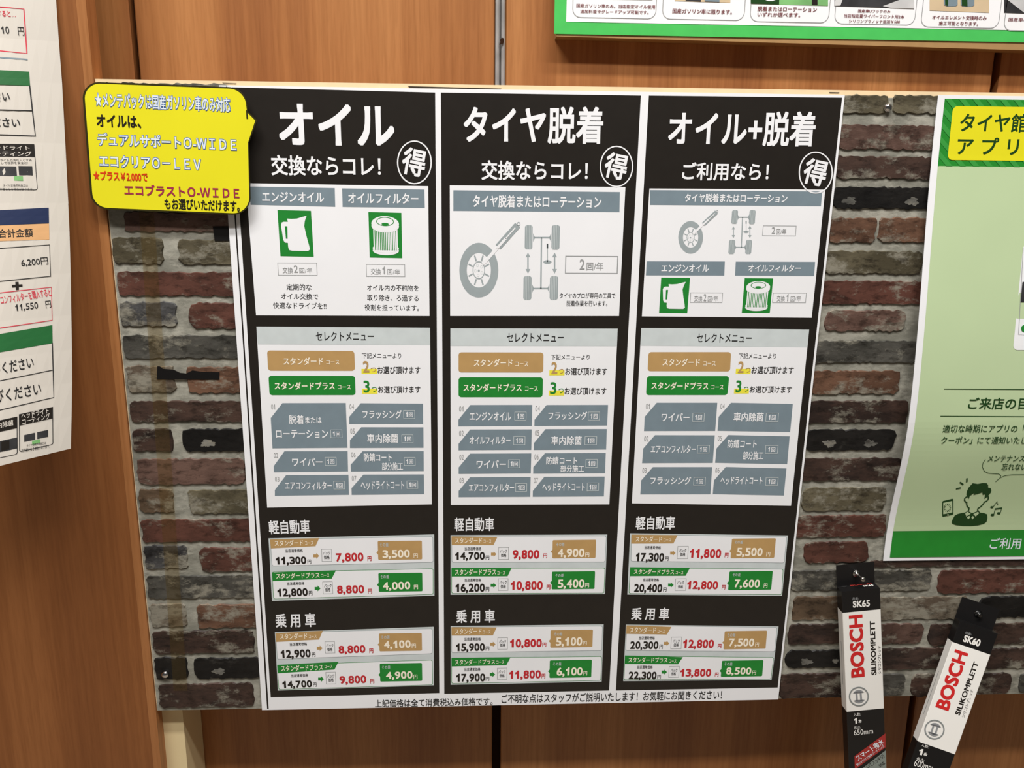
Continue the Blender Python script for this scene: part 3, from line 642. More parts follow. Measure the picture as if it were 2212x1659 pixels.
tile([(920, 953), (1431, 952), (1425, 1123), (822, 1127), (823, 1070)], '05', (832, 962, 868, 1007), [('車内除菌', (965, 1010, 1222, 1084))], (1248, 1013, 1346, 1084))
tile([(291, 1157), (801, 1155), (797, 1322), (196, 1326), (196, 1272)], '02', (202, 1164, 238, 1209), [('ワイパー', (345, 1210, 590, 1280))], (609, 1206, 706, 1276))
tile([(915, 1154), (1422, 1152), (1416, 1320), (817, 1324), (818, 1270)], '06', (827, 1161, 863, 1207), [('防錆コート', (925, 1183, 1185, 1247)), ('部分施工', (1043, 1253, 1242, 1312))], (1255, 1203, 1351, 1273))
tile([(291, 1354), (796, 1351), (792, 1517), (196, 1520), (196, 1468)], '03', (202, 1359, 238, 1403), [('エアコンフィルター', (280, 1406, 658, 1474))], (669, 1404, 764, 1473))
tile([(910, 1350), (1413, 1348), (1406, 1513), (813, 1517), (814, 1467)], '07', (822, 1359, 858, 1403), [('ヘッドライトコート', (893, 1403, 1247, 1470))], (1266, 1400, 1362, 1469))
crop(1340, 680, 3.8587); SL = 0.006
select([(174, 110), (1574, 122), (1422, 1592), (96, 1571)], [(174, 110), (1574, 122), (1557, 270), (167, 258)], (635, 153, 1097, 232))
rbtn([(235, 311), (923, 311), (914, 472), (227, 470)], 'tan', 'スタンダード', (350, 363, 665, 427), (690, 387, 795, 425))
rbtn([(222, 511), (907, 511), (893, 669), (214, 669)], 'green', 'スタンダードプラス', (257, 560, 735, 624), (755, 584, 860, 622))
TX('note_lettering', '下記メニューより', 985, 319, 1300, 368, 'dark', H3, 0.008)
pick((963, 450, 1085, 492), '2', (977, 387, 1033, 484), (1040, 441, 1083, 481), (1090, 430, 1447, 492), 'tan')
pick((949, 615, 1070, 656), '3', (958, 546, 1012, 645), (1027, 598, 1067, 639), (1075, 593, 1432, 652), 'green')
tile([(303, 733), (808, 733), (790, 968), (197, 969), (203, 850)], '01', (212, 739, 248, 785), [('ワイパー', (340, 818, 578, 889))], (602, 818, 698, 889))
tile([(922, 733), (1437, 742), (1415, 977), (810, 967), (819, 850)], '04', (832, 739, 870, 785), [('車内除菌', (940, 813, 1195, 889))], (1214, 818, 1314, 890))
tile([(288, 1003), (787, 1004), (770, 1234), (181, 1236), (190, 1115)], '02', (197, 1011, 236, 1056), [('エアコンフィルター', (252, 1086, 630, 1154))], (643, 1086, 740, 1154))
tile([(900, 1002), (1411, 1012), (1390, 1245), (790, 1233), (800, 1115)], '05', (810, 1007, 848, 1051), [('防錆コート', (892, 1038, 1138, 1110)), ('部分施工', (1018, 1138, 1195, 1207))], (1210, 1087, 1310, 1156))
tile([(271, 1269), (765, 1269), (750, 1496), (166, 1497), (174, 1380)], '03', (182, 1276, 220, 1319), [('フラッシング', (248, 1348, 590, 1415))], (611, 1352, 707, 1421))
tile([(878, 1268), (1384, 1280), (1362, 1506), (770, 1495), (780, 1380)], '06', (790, 1274, 828, 1317), [('ヘッドライトコート', (832, 1348, 1187, 1415))], (1212, 1355, 1311, 1423))

# price cards
def pair(q): grid(MB(), q, H2, 'slate_lt', 10, 2).build('card_backing', poster)
def card(col, q, tab, t1, b1, b2, nb, p1, v1, y1, ar, pk, pa, pb, p2, v2, y2, bd, sa, p3, v3, y3):
    c = 'tan' if col == 't' else 'green'; mb = MB(); Q = [uv(p) for p in q]
    flat(mb, rounded(Q, 0.0022, 3), H3, 'slate_dot' if c == 'tan' else 'green'); flat(mb, rounded(inset(Q, 0.0006), 0.002, 3), H3 + .0001, 'white')
    poly(mb, tab, H4 - .00003, c)
    x0, y0, x1, y1_ = ar; ym = (y0 + y1_) / 2; xm = x0 + (x1 - x0) * .5
    poly(mb, [(x0, ym - 12), (xm, ym - 12), (xm, y0), (x1, ym), (xm, y1_), (xm, ym + 12), (x0, ym + 12)], H4 - .00003, c)
    K = rq(*pk); oframe(mb, K, 0.0006, H4 - .00003, 'grey')
    B = rq(*bd); flat(mb, rounded(B, 0.0015, 3), H4 - .00003, c); mid = B[0].lerp(B[3], .62); hh = (B[0] - B[3]) * .1
    flat(mb, [mid + hh, mid - hh, mid + Vector((-0.0022, 0))], H4 - .00003, c)
    b = mb.build('price_card', poster); h = H4 + .0001
    t = MB(); tx(t, t1, *b1, 'cream_t', h, 0.011); tx(t, 'コース', *b2, 'cream_t', h, 0.006); t.build('course_lettering', b)
    t = MB(); tx(t, '当店通常価格', *nb, 'dark', h, 0.007); tx(t, p1, *v1, 'black', h, 0.028); tx(t, '円', *y1, 'dark', h, 0.012); t.build('usual_price_lettering', b)
    t = MB(); tx(t, 'パック', *pa, 'dark', h, 0.007); tx(t, '価格', *pb, 'dark', h, 0.007); t.build('pack_label_lettering', b)
    t = MB(); tx(t, p2, *v2, 'red', h, 0.028); tx(t, '円', *y2, 'red', h, 0.018); t.build('pack_price_lettering', b)
    t = MB(); tx(t, 'その差', *sa, 'slate_lt', h, 0.006); tx(t, p3, *v3, 'cream_t', h, 0.026); tx(t, '円', *y3, 'cream_t', h, 0.014); t.build('saving_lettering', b)
ST, SP = 'スタンダード', 'スタンダードプラス'
crop(540, 1090, 3.6857); SL = -0.022
TX('class_heading', '軽自動車', 147, 117, 481, 237, 'white', H4, 0.020)
pair([(148, 268), (1467, 237), (1469, 725), (175, 766)])
card('t', [(160, 275), (1457, 252), (1460, 460), (175, 490)], [(160, 276), (552, 265), (522, 330), (167, 348)], ST, (195, 278, 425, 330), (438, 291, 505, 321), (282, 351, 422, 381), '11,300', (205, 411, 450, 484), (458, 436, 488, 471), (505, 385, 552, 430), (568, 352, 654, 452), (582, 371, 640, 398), (588, 402, 635, 433), '7,800', (683, 381, 905, 462), (935, 410, 968, 448), (1017, 289, 1371, 435), (1033, 302, 1103, 334), '3,500', (1055, 357, 1273, 434), (1303, 387, 1336, 425))
SL = -0.024
card('g', [(175, 535), (1460, 508), (1460, 715), (187, 752)], [(175, 540), (685, 522), (652, 588), (180, 608)], SP, (208, 538, 555, 590), (567, 549, 632, 578), (295, 612, 433, 641), '12,800', (218, 663, 462, 740), (468, 685, 498, 721), (515, 643, 562, 690), (577, 612, 662, 710), (590, 631, 650, 659), (598, 660, 642, 691), '8,800', (693, 639, 910, 717), (940, 668, 973, 705), (1022, 545, 1374, 689), (1038, 557, 1107, 587), '4,000', (1058, 611, 1277, 687), (1305, 637, 1338, 673))
SL = -0.026
TX('class_heading', '乗 用 車', 200, 860, 526, 981, 'white', H4, 0.020)
pair([(198, 1015), (1463, 972), (1465, 1438), (222, 1480)])
SL = -0.03
card('t', [(203, 1020), (1453, 985), (1453, 1187), (217, 1232)], [(203, 1022), (580, 1003), (550, 1073), (208, 1092)], ST, (237, 1020, 457, 1074), (468, 1034, 532, 1063), (317, 1094, 455, 1124), '12,900', (245, 1150, 485, 1230), (492, 1177, 522, 1211), (533, 1120, 578, 1165), (595, 1088, 679, 1182), (607, 1106, 665, 1134), (615, 1136, 658, 1166), '8,800', (705, 1117, 920, 1192), (950, 1144, 983, 1181), (1027, 1025, 1370, 1162), (1043, 1039, 1113, 1068), '4,100', (1068, 1077, 1280, 1154), (1288, 1105, 1321, 1141))
SL = -0.033
card('g', [(217, 1275), (1453, 1235), (1455, 1435), (228, 1472)], [(217, 1275), (705, 1250), (673, 1312), (222, 1342)], SP, (247, 1268, 582, 1327), (593, 1274, 657, 1302), (328, 1344, 463, 1374), '14,700', (258, 1396, 495, 1467), (502, 1415, 531, 1448), (543, 1365, 590, 1410), (602, 1332, 686, 1427), (615, 1349, 673, 1378), (622, 1379, 667, 1409), '9,800', (713, 1357, 927, 1434), (957, 1385, 990, 1421), (1033, 1265, 1372, 1402), (1050, 1279, 1118, 1307), '4,900', (1083, 1324, 1295, 1397), (1302, 1352, 1333, 1389))
crop(940, 1090, 3.6875); SL = -0.006
TX('class_heading', '軽自動車', 152, 101, 471, 211, 'white', H4, 0.020)
pair([(123, 243), (1371, 238), (1352, 712), (123, 718)])
card('t', [(130, 250), (1365, 248), (1355, 458), (132, 460)], [(130, 252), (495, 258), (465, 322), (132, 322)], ST, (158, 262, 375, 309), (385, 279, 447, 306), (235, 336, 367, 363), '14,700', (160, 376, 395, 447), (402, 405, 431, 438), (445, 372, 488, 415), (504, 339, 586, 437), (517, 357, 573, 385), (523, 388, 567, 416), '9,800', (617, 359, 830, 440), (860, 388, 892, 424), (936, 282, 1277, 424), (963, 301, 1030, 329), '4,900', (975, 349, 1190, 428), (1195, 382, 1228, 417))
card('g', [(130, 505), (1354, 503), (1346, 705), (130, 708)], [(130, 503), (609, 503), (577, 570), (131, 572)], SP, (158, 511, 485, 561), (495, 531, 557, 557), (235, 586, 365, 613), '16,200', (163, 627, 395, 703), (402, 655, 431, 689), (442, 620, 486, 663), (501, 588, 582, 684), (513, 605, 570, 633), (520, 637, 563, 666), '10,800', (602, 607, 857, 688), (887, 637, 918, 673), (930, 533, 1269, 670), (957, 549, 1023, 576), '5,400', (975, 594, 1190, 672), (1193, 625, 1226, 659))
SL = -0.012
TX('class_heading', '乗 用 車', 168, 834, 476, 943, 'white', H4, 0.020)
pair([(124, 967), (1342, 953), (1326, 1410), (124, 1435)])
card('t', [(130, 973), (1335, 965), (1328, 1163), (130, 1180)], [(130, 975), (490, 977), (460, 1040), (131, 1042)], ST, (158, 984, 370, 1032), (380, 1001, 442, 1027), (233, 1056, 363, 1083), '15,900', (167, 1102, 395, 1175), (402, 1128, 431, 1161), (438, 1090, 481, 1132), (497, 1058, 577, 1152), (509, 1075, 565, 1103), (515, 1105, 558, 1133), '10,800', (596, 1068, 850, 1145), (853, 1097, 885, 1131), (919, 999, 1252, 1133), (947, 1015, 1013, 1043), '5,100', (960, 1054, 1172, 1134), (1177, 1087, 1208, 1119))
card('g', [(130, 1220), (1327, 1208), (1320, 1400), (130, 1425)], [(130, 1220), (600, 1217), (567, 1278), (131, 1288)], SP, (158, 1229, 477, 1274), (487, 1241, 550, 1267), (232, 1297, 360, 1326), '17,900', (168, 1343, 398, 1418), (402, 1370, 431, 1401), (435, 1330, 478, 1373), (494, 1300, 573, 1392), (505, 1317, 560, 1344), (512, 1347, 553, 1375), '11,800', (590, 1318, 842, 1394), (847, 1345, 878, 1381), (913, 1239, 1243, 1374), (937, 1254, 1005, 1281), '6,100', (967, 1294, 1175, 1370), (1180, 1325, 1211, 1359))
crop(1310, 1090, 3.686); SL = 0.010
TX('class_heading', '軽自動車', 230, 91, 549, 199, 'white', H4, 0.020, -0.005)
pair([(188, 228), (1445, 245), (1398, 727), (166, 716)])
card('t', [(198, 238), (1435, 255), (1416, 465), (193, 452)], [(199, 238), (566, 242), (533, 308), (196, 310)], ST, (230, 251, 443, 297), (453, 269, 515, 295), (302, 327, 433, 355), '17,300', (232, 383, 460, 460), (465, 413, 495, 446), (507, 364, 550, 405), (566, 330, 648, 430), (578, 351, 636, 377), (583, 382, 628, 411), '11,800', (660, 351, 915, 434), (940, 383, 972, 419), (999, 270, 1335, 423), (1020, 284, 1085, 311), '5,500', (1032, 342, 1245, 420), (1270, 376, 1304, 413))
card('g', [(188, 500), (1408, 512), (1395, 718), (178, 708)], [(188, 497), (665, 502), (630, 566), (186, 569)], SP, (217, 512, 540, 556), (550, 529, 612, 554), (290, 584, 418, 611), '20,400', (218, 630, 445, 706), (450, 658, 479, 691), (490, 618, 535, 660), (549, 588, 631, 684), (562, 606, 618, 634), (567, 639, 610, 666), '12,800', (640, 606, 890, 682), (917, 638, 948, 673), (979, 531, 1311, 676), (1003, 542, 1067, 569), '7,600', (1015, 594, 1223, 670), (1250, 627, 1282, 662))
SL = 0.004
TX('class_heading', '乗 用 車', 195, 819, 503, 919, 'white', H4, 0.020)
pair([(155, 955), (1370, 969), (1314, 1396), (133, 1405)])
card('t', [(160, 960), (1358, 975), (1340, 1172), (152, 1162)], [(160, 960), (517, 972), (480, 1033), (157, 1028)], ST, (185, 974, 395, 1020), (405, 994, 465, 1021), (257, 1046, 385, 1074), '20,300', (187, 1086, 415, 1158), (420, 1113, 449, 1148), (457, 1082, 500, 1125), (515, 1053, 595, 1148), (528, 1072, 583, 1099), (533, 1102, 575, 1131), '12,800', (607, 1073, 857, 1150), (885, 1107, 916, 1141), (941, 1007, 1266, 1146), (960, 1022, 1027, 1051), '7,500', (973, 1064, 1178, 1138), (1182, 1096, 1214, 1131))
card('g', [(147, 1203), (1332, 1215), (1310, 1390), (137, 1395)], [(147, 1200), (608, 1213), (570, 1270), (144, 1268)], SP, (173, 1214, 487, 1257), (497, 1231, 557, 1259), (243, 1279, 368, 1307), '22,300', (175, 1328, 400, 1398), (403, 1355, 433, 1387), (438, 1312, 482, 1352), (498, 1285, 576, 1375), (510, 1304, 565, 1331), (515, 1332, 553, 1359), '13,800', (585, 1306, 835, 1376), (862, 1335, 893, 1368), (919, 1242, 1239, 1365), (937, 1254, 1003, 1281), '8,500', (950, 1294, 1155, 1360), (1158, 1320, 1191, 1351))
crop(); SL = -0.02
TX('footer_lettering', '上記価格は全て消費税込み価格です。', 810, 1506, 1064, 1528, 'dark', H3, 0.009); TX('footer_lettering', 'ご不明な点はスタッフがご説明いたします！お気軽にお聞きください！', 1083, 1490.5, 1560, 1519.5, 'dark', H3, 0.009)

# ------------------------------------------------------------------ yellow speech bubble card
YS = Surf((0, -0.0135, 1.40), (1, 0, 0), (0, 0, 1), (0, -1, 0))
crop(160, 160, 4.879); on(YS, None)
yc = empty('speech_bubble_card', cen(950, 1400), 'bright yellow speech-bubble card with black outline pinned over the corner of the menu poster', 'card')
on(YS, yc)
def corner(c, rx, ry, a0, a1, n=8): return [(c[0] + rx * math.cos(math.radians(a0 + (a1 - a0) * k / n)), c[1] + ry * math.sin(math.radians(a0 + (a1 - a0) * k / n))) for k in range(n + 1)]
def bubble(g):
    """outline shrunk by g crop pixels"""
    o = corner((265, 255), 166 - g, 168 - g, 180, 270) + corner((1625, 340), 205 - g, 202 - g, -90, -12)
    o += [(1838 - g, 398 + g * .3), (1934 - g * 1.6, 490), (1848 - g, 722)]
    o += corner((1680, 1300), 182 - g, 182 - g, 2, 90) + corner((365, 1240), 188 - g, 186 - g, 92, 178)
    return o
slab(MB(), [(x, y) for x, y in bubble(0)], 0.002, 'cardline').build('card_body', yc)
S = Surf((0, -0.0155, 1.40), (1, 0, 0), (0, 0, 1), (0, -1, 0))
poly(MB(), bubble(15), 0.0002, 'yellow').build('printed_face', yc)
poly(MB(), [(1813, 380), (1828, 380), (1836, 472), (1818, 472)], 0.0004, 'cardline').build('outline_dash', yc)
SL = 0.041
def outlined(t, bb, sl=None):
    mb = MB(); tx(mb, t, *bb, 'blueline', 0.0004, 0.052, sl); x0, y0, x1, y1 = bb; i = 6
    tx(mb, t, x0 + i, y0 + i, x1 - i, y1 - i, 'palewhite', 0.0007, 0.012, sl); mb.build('message_lettering', yc)
outlined('★メンテパックは国産ガソリン車のみ対応', (213, 186, 1657, 412)); outlined('デュアルサポートＯ-ＷＩＤＥ', (238, 612, 1722, 818)); outlined('エコクリアＯ－ＬＥＶ', (258, 846, 1347, 1022), 0.036)
TX('message_lettering', 'オイルは、', 232, 424, 712, 572, 'black', 0.0005, 0.026, 0.03); TX('message_lettering', '★プラス￥2,000で', 200, 1018, 782, 1142, 'ored', 0.0005, 0.022, 0.03)
TX('message_lettering', 'エコブラストＯ-ＷＩＤＥ', 525, 1158, 1747, 1312, 'maroon', 0.0005, 0.024, 0.03); TX('message_lettering', 'もお選びいただけます。', 950, 1308, 1750, 1452, 'black', 0.0005, 0.022, 0.035)
a = YS.uv(330, 330); MB().box((a.x - 0.03, -0.0134, a.y + 1.37), (a.x + 0.03, -0.0016, a.y + 1.43), 'foam').build('foam_pad', yc)

# ------------------------------------------------------------------ price list sheets on the left partition
def flare(u, v):
    s = max(0.0, 0.3 - v); uu = max(-0.16, min(0.0, u))
    return 0.0015 + 0.13 * s * s - 0.9 * uu * s * s - 0.85 * uu * s * min(1.0, s / 0.2)
LS = Surf((PO.x, PO.y, 1.40), PU, (0, 0, 1), PN, flare)
crop(); on(LS, None)
ls = empty('price_list', cen(60, 440), 'long white price list of two taped sheets flaring off the wooden partition', 'price list'); on(LS, ls)
def left(px, py, ext=0.07):
    p = uv((px, py)); return p
def lsheet(edge, lv):
    """right edge given in the photograph, left side carried on beyond the frame"""
    R = [uv(p) for p in edge]; mb = MB(); nx = 12; V = []; Fc = []; ny = len(R) - 1
    for h in (0.0, -0.0004):
        for i, r in enumerate(R):
            for k in range(nx + 1): V.append(S.pt(r.x - 0.125 * k / nx, r.y + lv[i] * k / nx, h))
    n = (nx + 1) * (ny + 1)
    for i in range(ny):
        for k in range(nx):
            a = i * (nx + 1) + k; Fc += [(a, a + 1, a + nx + 2, a + nx + 1), (n + a + nx + 1, n + a + nx + 2, n + a + 1, n + a)]
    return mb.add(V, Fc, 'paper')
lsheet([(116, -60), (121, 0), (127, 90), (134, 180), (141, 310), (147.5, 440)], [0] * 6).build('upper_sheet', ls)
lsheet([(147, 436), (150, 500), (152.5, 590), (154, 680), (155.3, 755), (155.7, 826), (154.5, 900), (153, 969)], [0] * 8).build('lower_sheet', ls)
def P4(x0, ya, x1, yb, x2, yc_, x3, yd): return [(x0, ya), (x1, yb), (x2, yc_), (x3, yd)]
def lquad(name, q, mat, h=0.0004): return grid(MB(), q, h, mat, 4, 2).build(name, ls)
crop(0, 0, 2.961); w_ = 3
def lline(name, pts, w, mat): return stroke(MB(), pts, w * 1.35, 0.0005, mat).build(name, ls)
lline('red_frame', [(-120, 34), (0, 45), (153, 58), (173, 342), (0, 325), (-120, 314)], 6, 'crim')
SL = 0.04; TX('sheet_lettering', '入すると…', -52, 64, 102, 112, 'crim', 0.0006, 0.01)
TX('sheet_lettering', '10', 6, 168, 62, 216, 'dark', 0.0006, 0.008); TX('sheet_lettering', '円', 112, 172, 158, 228, 'dark', 0.0006, 0.008)
lline('rule', [(-120, 362), (0, 369), (177, 381)], 8, 'slate')
lquad('green_bar', [(-120, 442), (187, 458), (193, 548), (-120, 538)], 'pgreen')
lline('table_rule', [(190, 546), (208, 706), (227, 870), (0, 862), (-120, 858)], 6, 'dark'); lline('table_rule', [(-120, 700), (0, 703), (208, 708)], 6, 'dark')
SL = 0.01; TX('sheet_lettering', 'ください', -150, 584, 66, 648, 'dark', 0.0006, 0.016); TX('sheet_lettering', 'ください', -110, 752, 132, 814, 'dark', 0.0006, 0.016)
def minicard(x0, y0, x1, y1, sl, t1, t2, b1, b2, header, mats):
    dx = 0.0
    f = lambda a, c: (x0 + (x1 - x0) * a + c * header[1], y0 + (y1 - y0) * c + (x1 - x0) * a * sl)
    mb = MB(); Q = [uv(f(0, 0)), uv(f(1, 0)), uv(f(1, 1)), uv(f(0, 1))]; R_ = rounded(Q, 0.002, 3)
    ring(mb, R_, rounded(inset(Q, 0.0006), 0.0016, 3), 0.0005, 'dark'); hd = header[0]
    flat(mb, [uv(f(0, 0)), uv(f(1, 0)), uv(f(1, hd)), uv(f(0, hd))], 0.0005, 'black')
    for (a, c, e_, g, mt) in mats: flat(mb, [uv(f(a, c)), uv(f(e_, c)), uv(f(e_, g)), uv(f(a, g))], 0.0005, mt)
    b = mb.build('option_card', ls); t = MB()
    for s_, bb in ((t1, b1), (t2, b2)):
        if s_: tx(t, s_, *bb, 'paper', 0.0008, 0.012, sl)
    t.build('option_lettering', b); return f
SL = 0.0
minicard(-120, 918, 220, 1212, 0.012, 'ヘッドライト', 'コーティング', (-84, 930, 192, 962), (-84, 965, 206, 1000), (0.28, 22), [(.1, .49, .63, .70, 'photo_dark'), (.67, .48, .93, .68, 'photo_dark'), (.57, .70, .74, .80, 'photo_green')])
TX('option_note', '自動ライトの汚れ・くすみ', -40, 1016, 205, 1032, 'dark', 0.0006, 0.0, 0.0); TX('option_note', '落として視界を安全に!', -40, 1034, 180, 1050, 'dark', 0.0006, 0.0, 0.0)
TX('option_note', 'タイヤ交換同時施工は', 20, 1178, 180, 1194, 'dark', 0.0006, 0.0, 0.0); TX('option_note', '別作業となる場合があります。', -20, 1202, 216, 1218, 'dark', 0.0006, 0.0, 0.0)
crop(0, 0, 2.961)
lquad('navy_bar', [(-120, 1350), (312, 1328), (314, 1428), (-120, 1446)], 'navy'); lquad('peach_bar', [(-120, 1447), (314, 1430), (316, 1532), (-120, 1546)], 'peach')
SL = -0.03; TX('sheet_lettering', '合計金額', -14, 1460, 214, 1522, 'dark', 0.0006, 0.010)
crop(0, 500, 3.07)
lline('table_rule', [(-120, 122), (0, 112), (329, 88), (337, 296), (0, 330), (-120, 342)], 5, 'dark'); SL = -0.09
TX('sheet_lettering', '6,200円', 138, 168, 322, 236, 'dark', 0.0006, 0.008)
lline('plus_mark', [(80, 362), (150, 358)], 16, 'black'); lline('plus_mark', [(113, 334), (116, 388)], 16, 'black')
lline('red_frame', [(-120, 420), (0, 407), (341, 369), (347, 588), (0, 640), (-120, 658)], 5, 'crim')
SL = -0.2; tq(MB(), 'ワイパー2本とエアコンフィルターを購入すると', (-235, 495), (338, 402), (48, 420), 'crim', 0.0006, 0.008).build('sheet_lettering', ls)
SL = -0.12; TX('sheet_lettering', '11,550', 100, 466, 256, 534, 'dark', 0.0006, 0.008); TX('sheet_lettering', '円', 300, 456, 342, 508, 'dark', 0.0006, 0.008)
lquad('green_bar', [(-120, 700), (348, 620), (350, 740), (-120, 822)], 'pgreen')
lline('table_rule', [(348, 738), (353, 918), (358, 1100), (0, 1184), (-120, 1212)], 5, 'dark'); lline('table_rule', [(-120, 1018), (0, 990), (353, 918)], 5, 'dark')
SL = -0.2; TX('sheet_lettering', 'お選びください', -170, 836, 228, 970, 'dark', 0.0006, 0.010); TX('sheet_lettering', 'お選びください', -170, 1012, 278, 1152, 'dark', 0.0006, 0.010)
minicard(126, 1212, 352, 1462, -0.22, 'ヘッドライト', 'コーティング', (140, 1176, 326, 1236), (146, 1210, 334, 1274), (0.30, 2), [(.15, .58, .47, .76, 'photo_dark'), (.53, .58, .85, .76, 'photo_dark'), (.38, .78, .62, .88, 'photo_green')])
minicard(-100, 1274, 116, 1524, -0.22, '', '車内除菌', (0, 0, 0, 0), (-60, 1250, 92, 1312), (0.30, 2), [(0.02, .55, .98, .84, 'photo_dark'), (.5, .58, .75, .82, 'black')])
TX('option_note', 'タイヤ交換同時施工は', 176, 1396, 306, 1424, 'dark', 0.0006, 0.0, -0.15); TX('option_note', '別作業となる場合があります。', 142, 1418, 334, 1456, 'dark', 0.0006, 0.0, -0.17)

# ------------------------------------------------------------------ green campaign board high on the wall
GY = WALLY - 0.024
GS = Surf((0, GY, 1.40), (1, 0, 0), (0, 0, 1), (0, -1, 0)); crop(); on(GS, None)
A_, B_ = uv((1197, 73)), uv((2212, 93)); gz = A_.y + 1.40; gx0, gx1 = A_.x, 1.15
gb = empty('campaign_board', ((gx0 + gx1) / 2, GY, gz), 'white campaign board with a wide green border mounted high on the wood wall', 'sign board'); on(GS, gb)
MB().box((gx0, GY, gz), (gx1, GY + 0.0010, gz + 0.42), 'fgreen').build('printed_panel', gb)
za, zb = uv((1200, 78)).y + 1.40, uv((2212, 108)).y + 1.40; zb = za + (zb - za) * (gx1 - gx0) / (uv((2212, 108)).x - gx0)
V = [(x, y, z) for y in (GY + 0.0012, WALLY - 0.0005) for x, z in ((gx0 + 0.003, za), (gx1 - 0.003, zb), (gx1 - 0.003, gz + 0.41), (gx0 + 0.003, gz + 0.41))]
MB().add(V, [(0, 1, 2, 3), (7, 6, 5, 4), (0, 4, 5, 1), (1, 5, 6, 2), (2, 6, 7, 3), (3, 7, 4, 0)], 'tanback').build('backing_board', gb)
i0 = uv((1223, 47)); gridv(MB(), [Vector((i0.x, gz - 1.40 + 0.38)), Vector((gx1, gz - 1.40 + 0.38)), Vector((gx1, i0.y)), i0], 0.0003, 'white', 1, 1).build('white_field', gb)
def gcard(x0, x1, yb, photo, lines):
    a, b = uv((x0, yb[0])), uv((x1, yb[1])); top = gz - 1.40 + 0.30; bot = (a.y + b.y) / 2
    Q = [Vector((a.x, top)), Vector((b.x, top)), Vector((b.x, bot)), Vector((a.x, bot))]; n = 5
    mb = MB(); ring(mb, rounded(Q, 0.010, n), rounded(inset(Q, 0.0008), 0.0092, n), 0.0006, 'grey'); b_ = mb.build('service_card', gb)
    for q, mt, hh in photo: poly(MB(), q, hh, mt).build('card_photo', b_)
    t = MB()
    for s_, bb in lines: tx(t, s_, *bb, 'brown_t', 0.0008, 0.012, 0.018)
    t.build('card_lettering', b_)
crop(1180, 0, 4.2538); h6, h7 = 0.0006, 0.0009
gcard(238, 1008, (168, 172), [([(440, -330), (975, -330), (975, 2), (440, -6)], 'photo_grey', h6)], [('国産ガソリン車のみ。当店指定オイル使用', (276, 34, 1000, 82)), ('追加料金でグレードアップ可能です。', (312, 88, 940, 132))])
gcard(1062, 1818, (182, 188), [([(1180, -330), (1690, -330), (1690, 26), (1180, 10)], 'photo_tan', h6), ([(1280, -330), (1420, -330), (1420, 15), (1280, 6)], 'photo_dark', h7), ([(1455, -330), (1590, -330), (1590, 20), (1455, 14)], 'slate', h7)], [('国産ガソリン車に限ります。', (1157, 80, 1706, 134))])
crop(1680, 0, 4.158)
gcard(-255, 455, (198, 208), [([(-244, -330), (452, -330), (450, 54), (-244, 34)], 'photo_green', h6), ([(300, -330), (352, -330), (355, 46), (305, 44)], 'black', h7), ([(-244, -330), (20, -330), (10, 38), (-244, 32)], 'dgreen', h7), ([(-130, -150), (10, -150), (-8, -4), (-50, 11), (-90, 11), (-116, 0)], 'white', h7 + .0002)], [('脱着またはローテーション', (-184, 56, 352, 110)), ('いずれか選べます。', (-184, 110, 202, 156))])
gcard(502, 1226, (212, 234), [([(508, -330), (1222, -330), (1222, 80), (508, 56)], 'photo_dark', h6), ([(940, 56), (1120, -10), (1222, -330), (1222, 79), (1010, 72)], 'photo_grey', h7), ([(508, 20), (640, -330), (700, -330), (560, 52), (508, 54)], 'photo_grey', h7)], [('国産車Uフックのみ', (718, 84, 1012, 118)), ('当店指定夏ワイパーフロント用2本', (592, 126, 1136, 168)), ('シリコンプラノッテ追加￥500', (636, 172, 1096, 212))])
gcard(1278, 1978, (238, 264), [([(1364, -330), (1898, -330), (1896, 116), (1362, 96)], 'photo_tan', h6), ([(1480, -330), (1612, -330), (1612, 48), (1590, 58), (1520, 58), (1490, 46)], 'slate', h7), ([(1634, -330), (1765, -330), (1762, 50), (1740, 60), (1665, 60), (1640, 48)], 'slate', h7), ([(1490, -330), (1530, -330), (1525, 56), (1500, 46)], 'dgreen', h7 + .0002), ([(1640, -330), (1690, -330), (1700, 58), (1650, 52)], 'dgreen', h7 + .0002)], [('オイルエレメント交換時のみ', (1384, 136, 1876, 182)), ('施工可能となります。', (1442, 190, 1800, 234))])
gcard(2022, 2720, (268, 300), [([(2034, -330), (2600, -330), (2600, 140), (2030, 116)], 'photo_dark', h6), ([(2034, -20), (2034, -330), (2600, -330), (2600, 130), (2212, 118)], 'photo_grey', h7)], [('国産車の', (2068, 158, 2246, 196))])

# ------------------------------------------------------------------ green app poster at the right
crop(); gt, gbm = PL.uv(2027, 205).y, PL.uv(1890, 1209).y
def hump(u, v):
    t = (gt - v) / (gt - gbm); sm = lambda x: (lambda y: y * y * (3 - 2 * y))(max(0.0, min(1.0, x)))
    return 0.021 * (sm(t / 0.66) if t < 0.66 else 1 - sm((t - 0.66) / 0.30))
AS = Surf((0, -0.0042, 1.40), (1, 0, 0), (0, 0, 1), (0, -1, 0), hump); on(AS, None)
ap = empty('app_poster', cen(2130, 1190), 'pale green app poster with yellow title panel, bulging off the brick-print board', 'poster'); on(AS, ap)
ax0 = uv((2027, 205)).x; ax1 = 1.08; at_, ab_ = uv((2027, 205)).y, uv((1960, 1211)).y
def arect(mb, x0, z0, x1, z1, h, mat, nx=6, ny=40): return gridv(mb, [Vector((x0, z1)), Vector((x1, z1)), Vector((x1, z0)), Vector((x0, z0))], h, mat, nx, ny)
mb = MB(); arect(mb, ax0, ab_, ax1, at_, 0.0, 'white', 8, 60); arect(mb, ax0, ab_, ax1, at_, -0.0006, 'white', 8, 60); mb.build('paper_sheet', ap)
crop(1860, 180, 2.764)
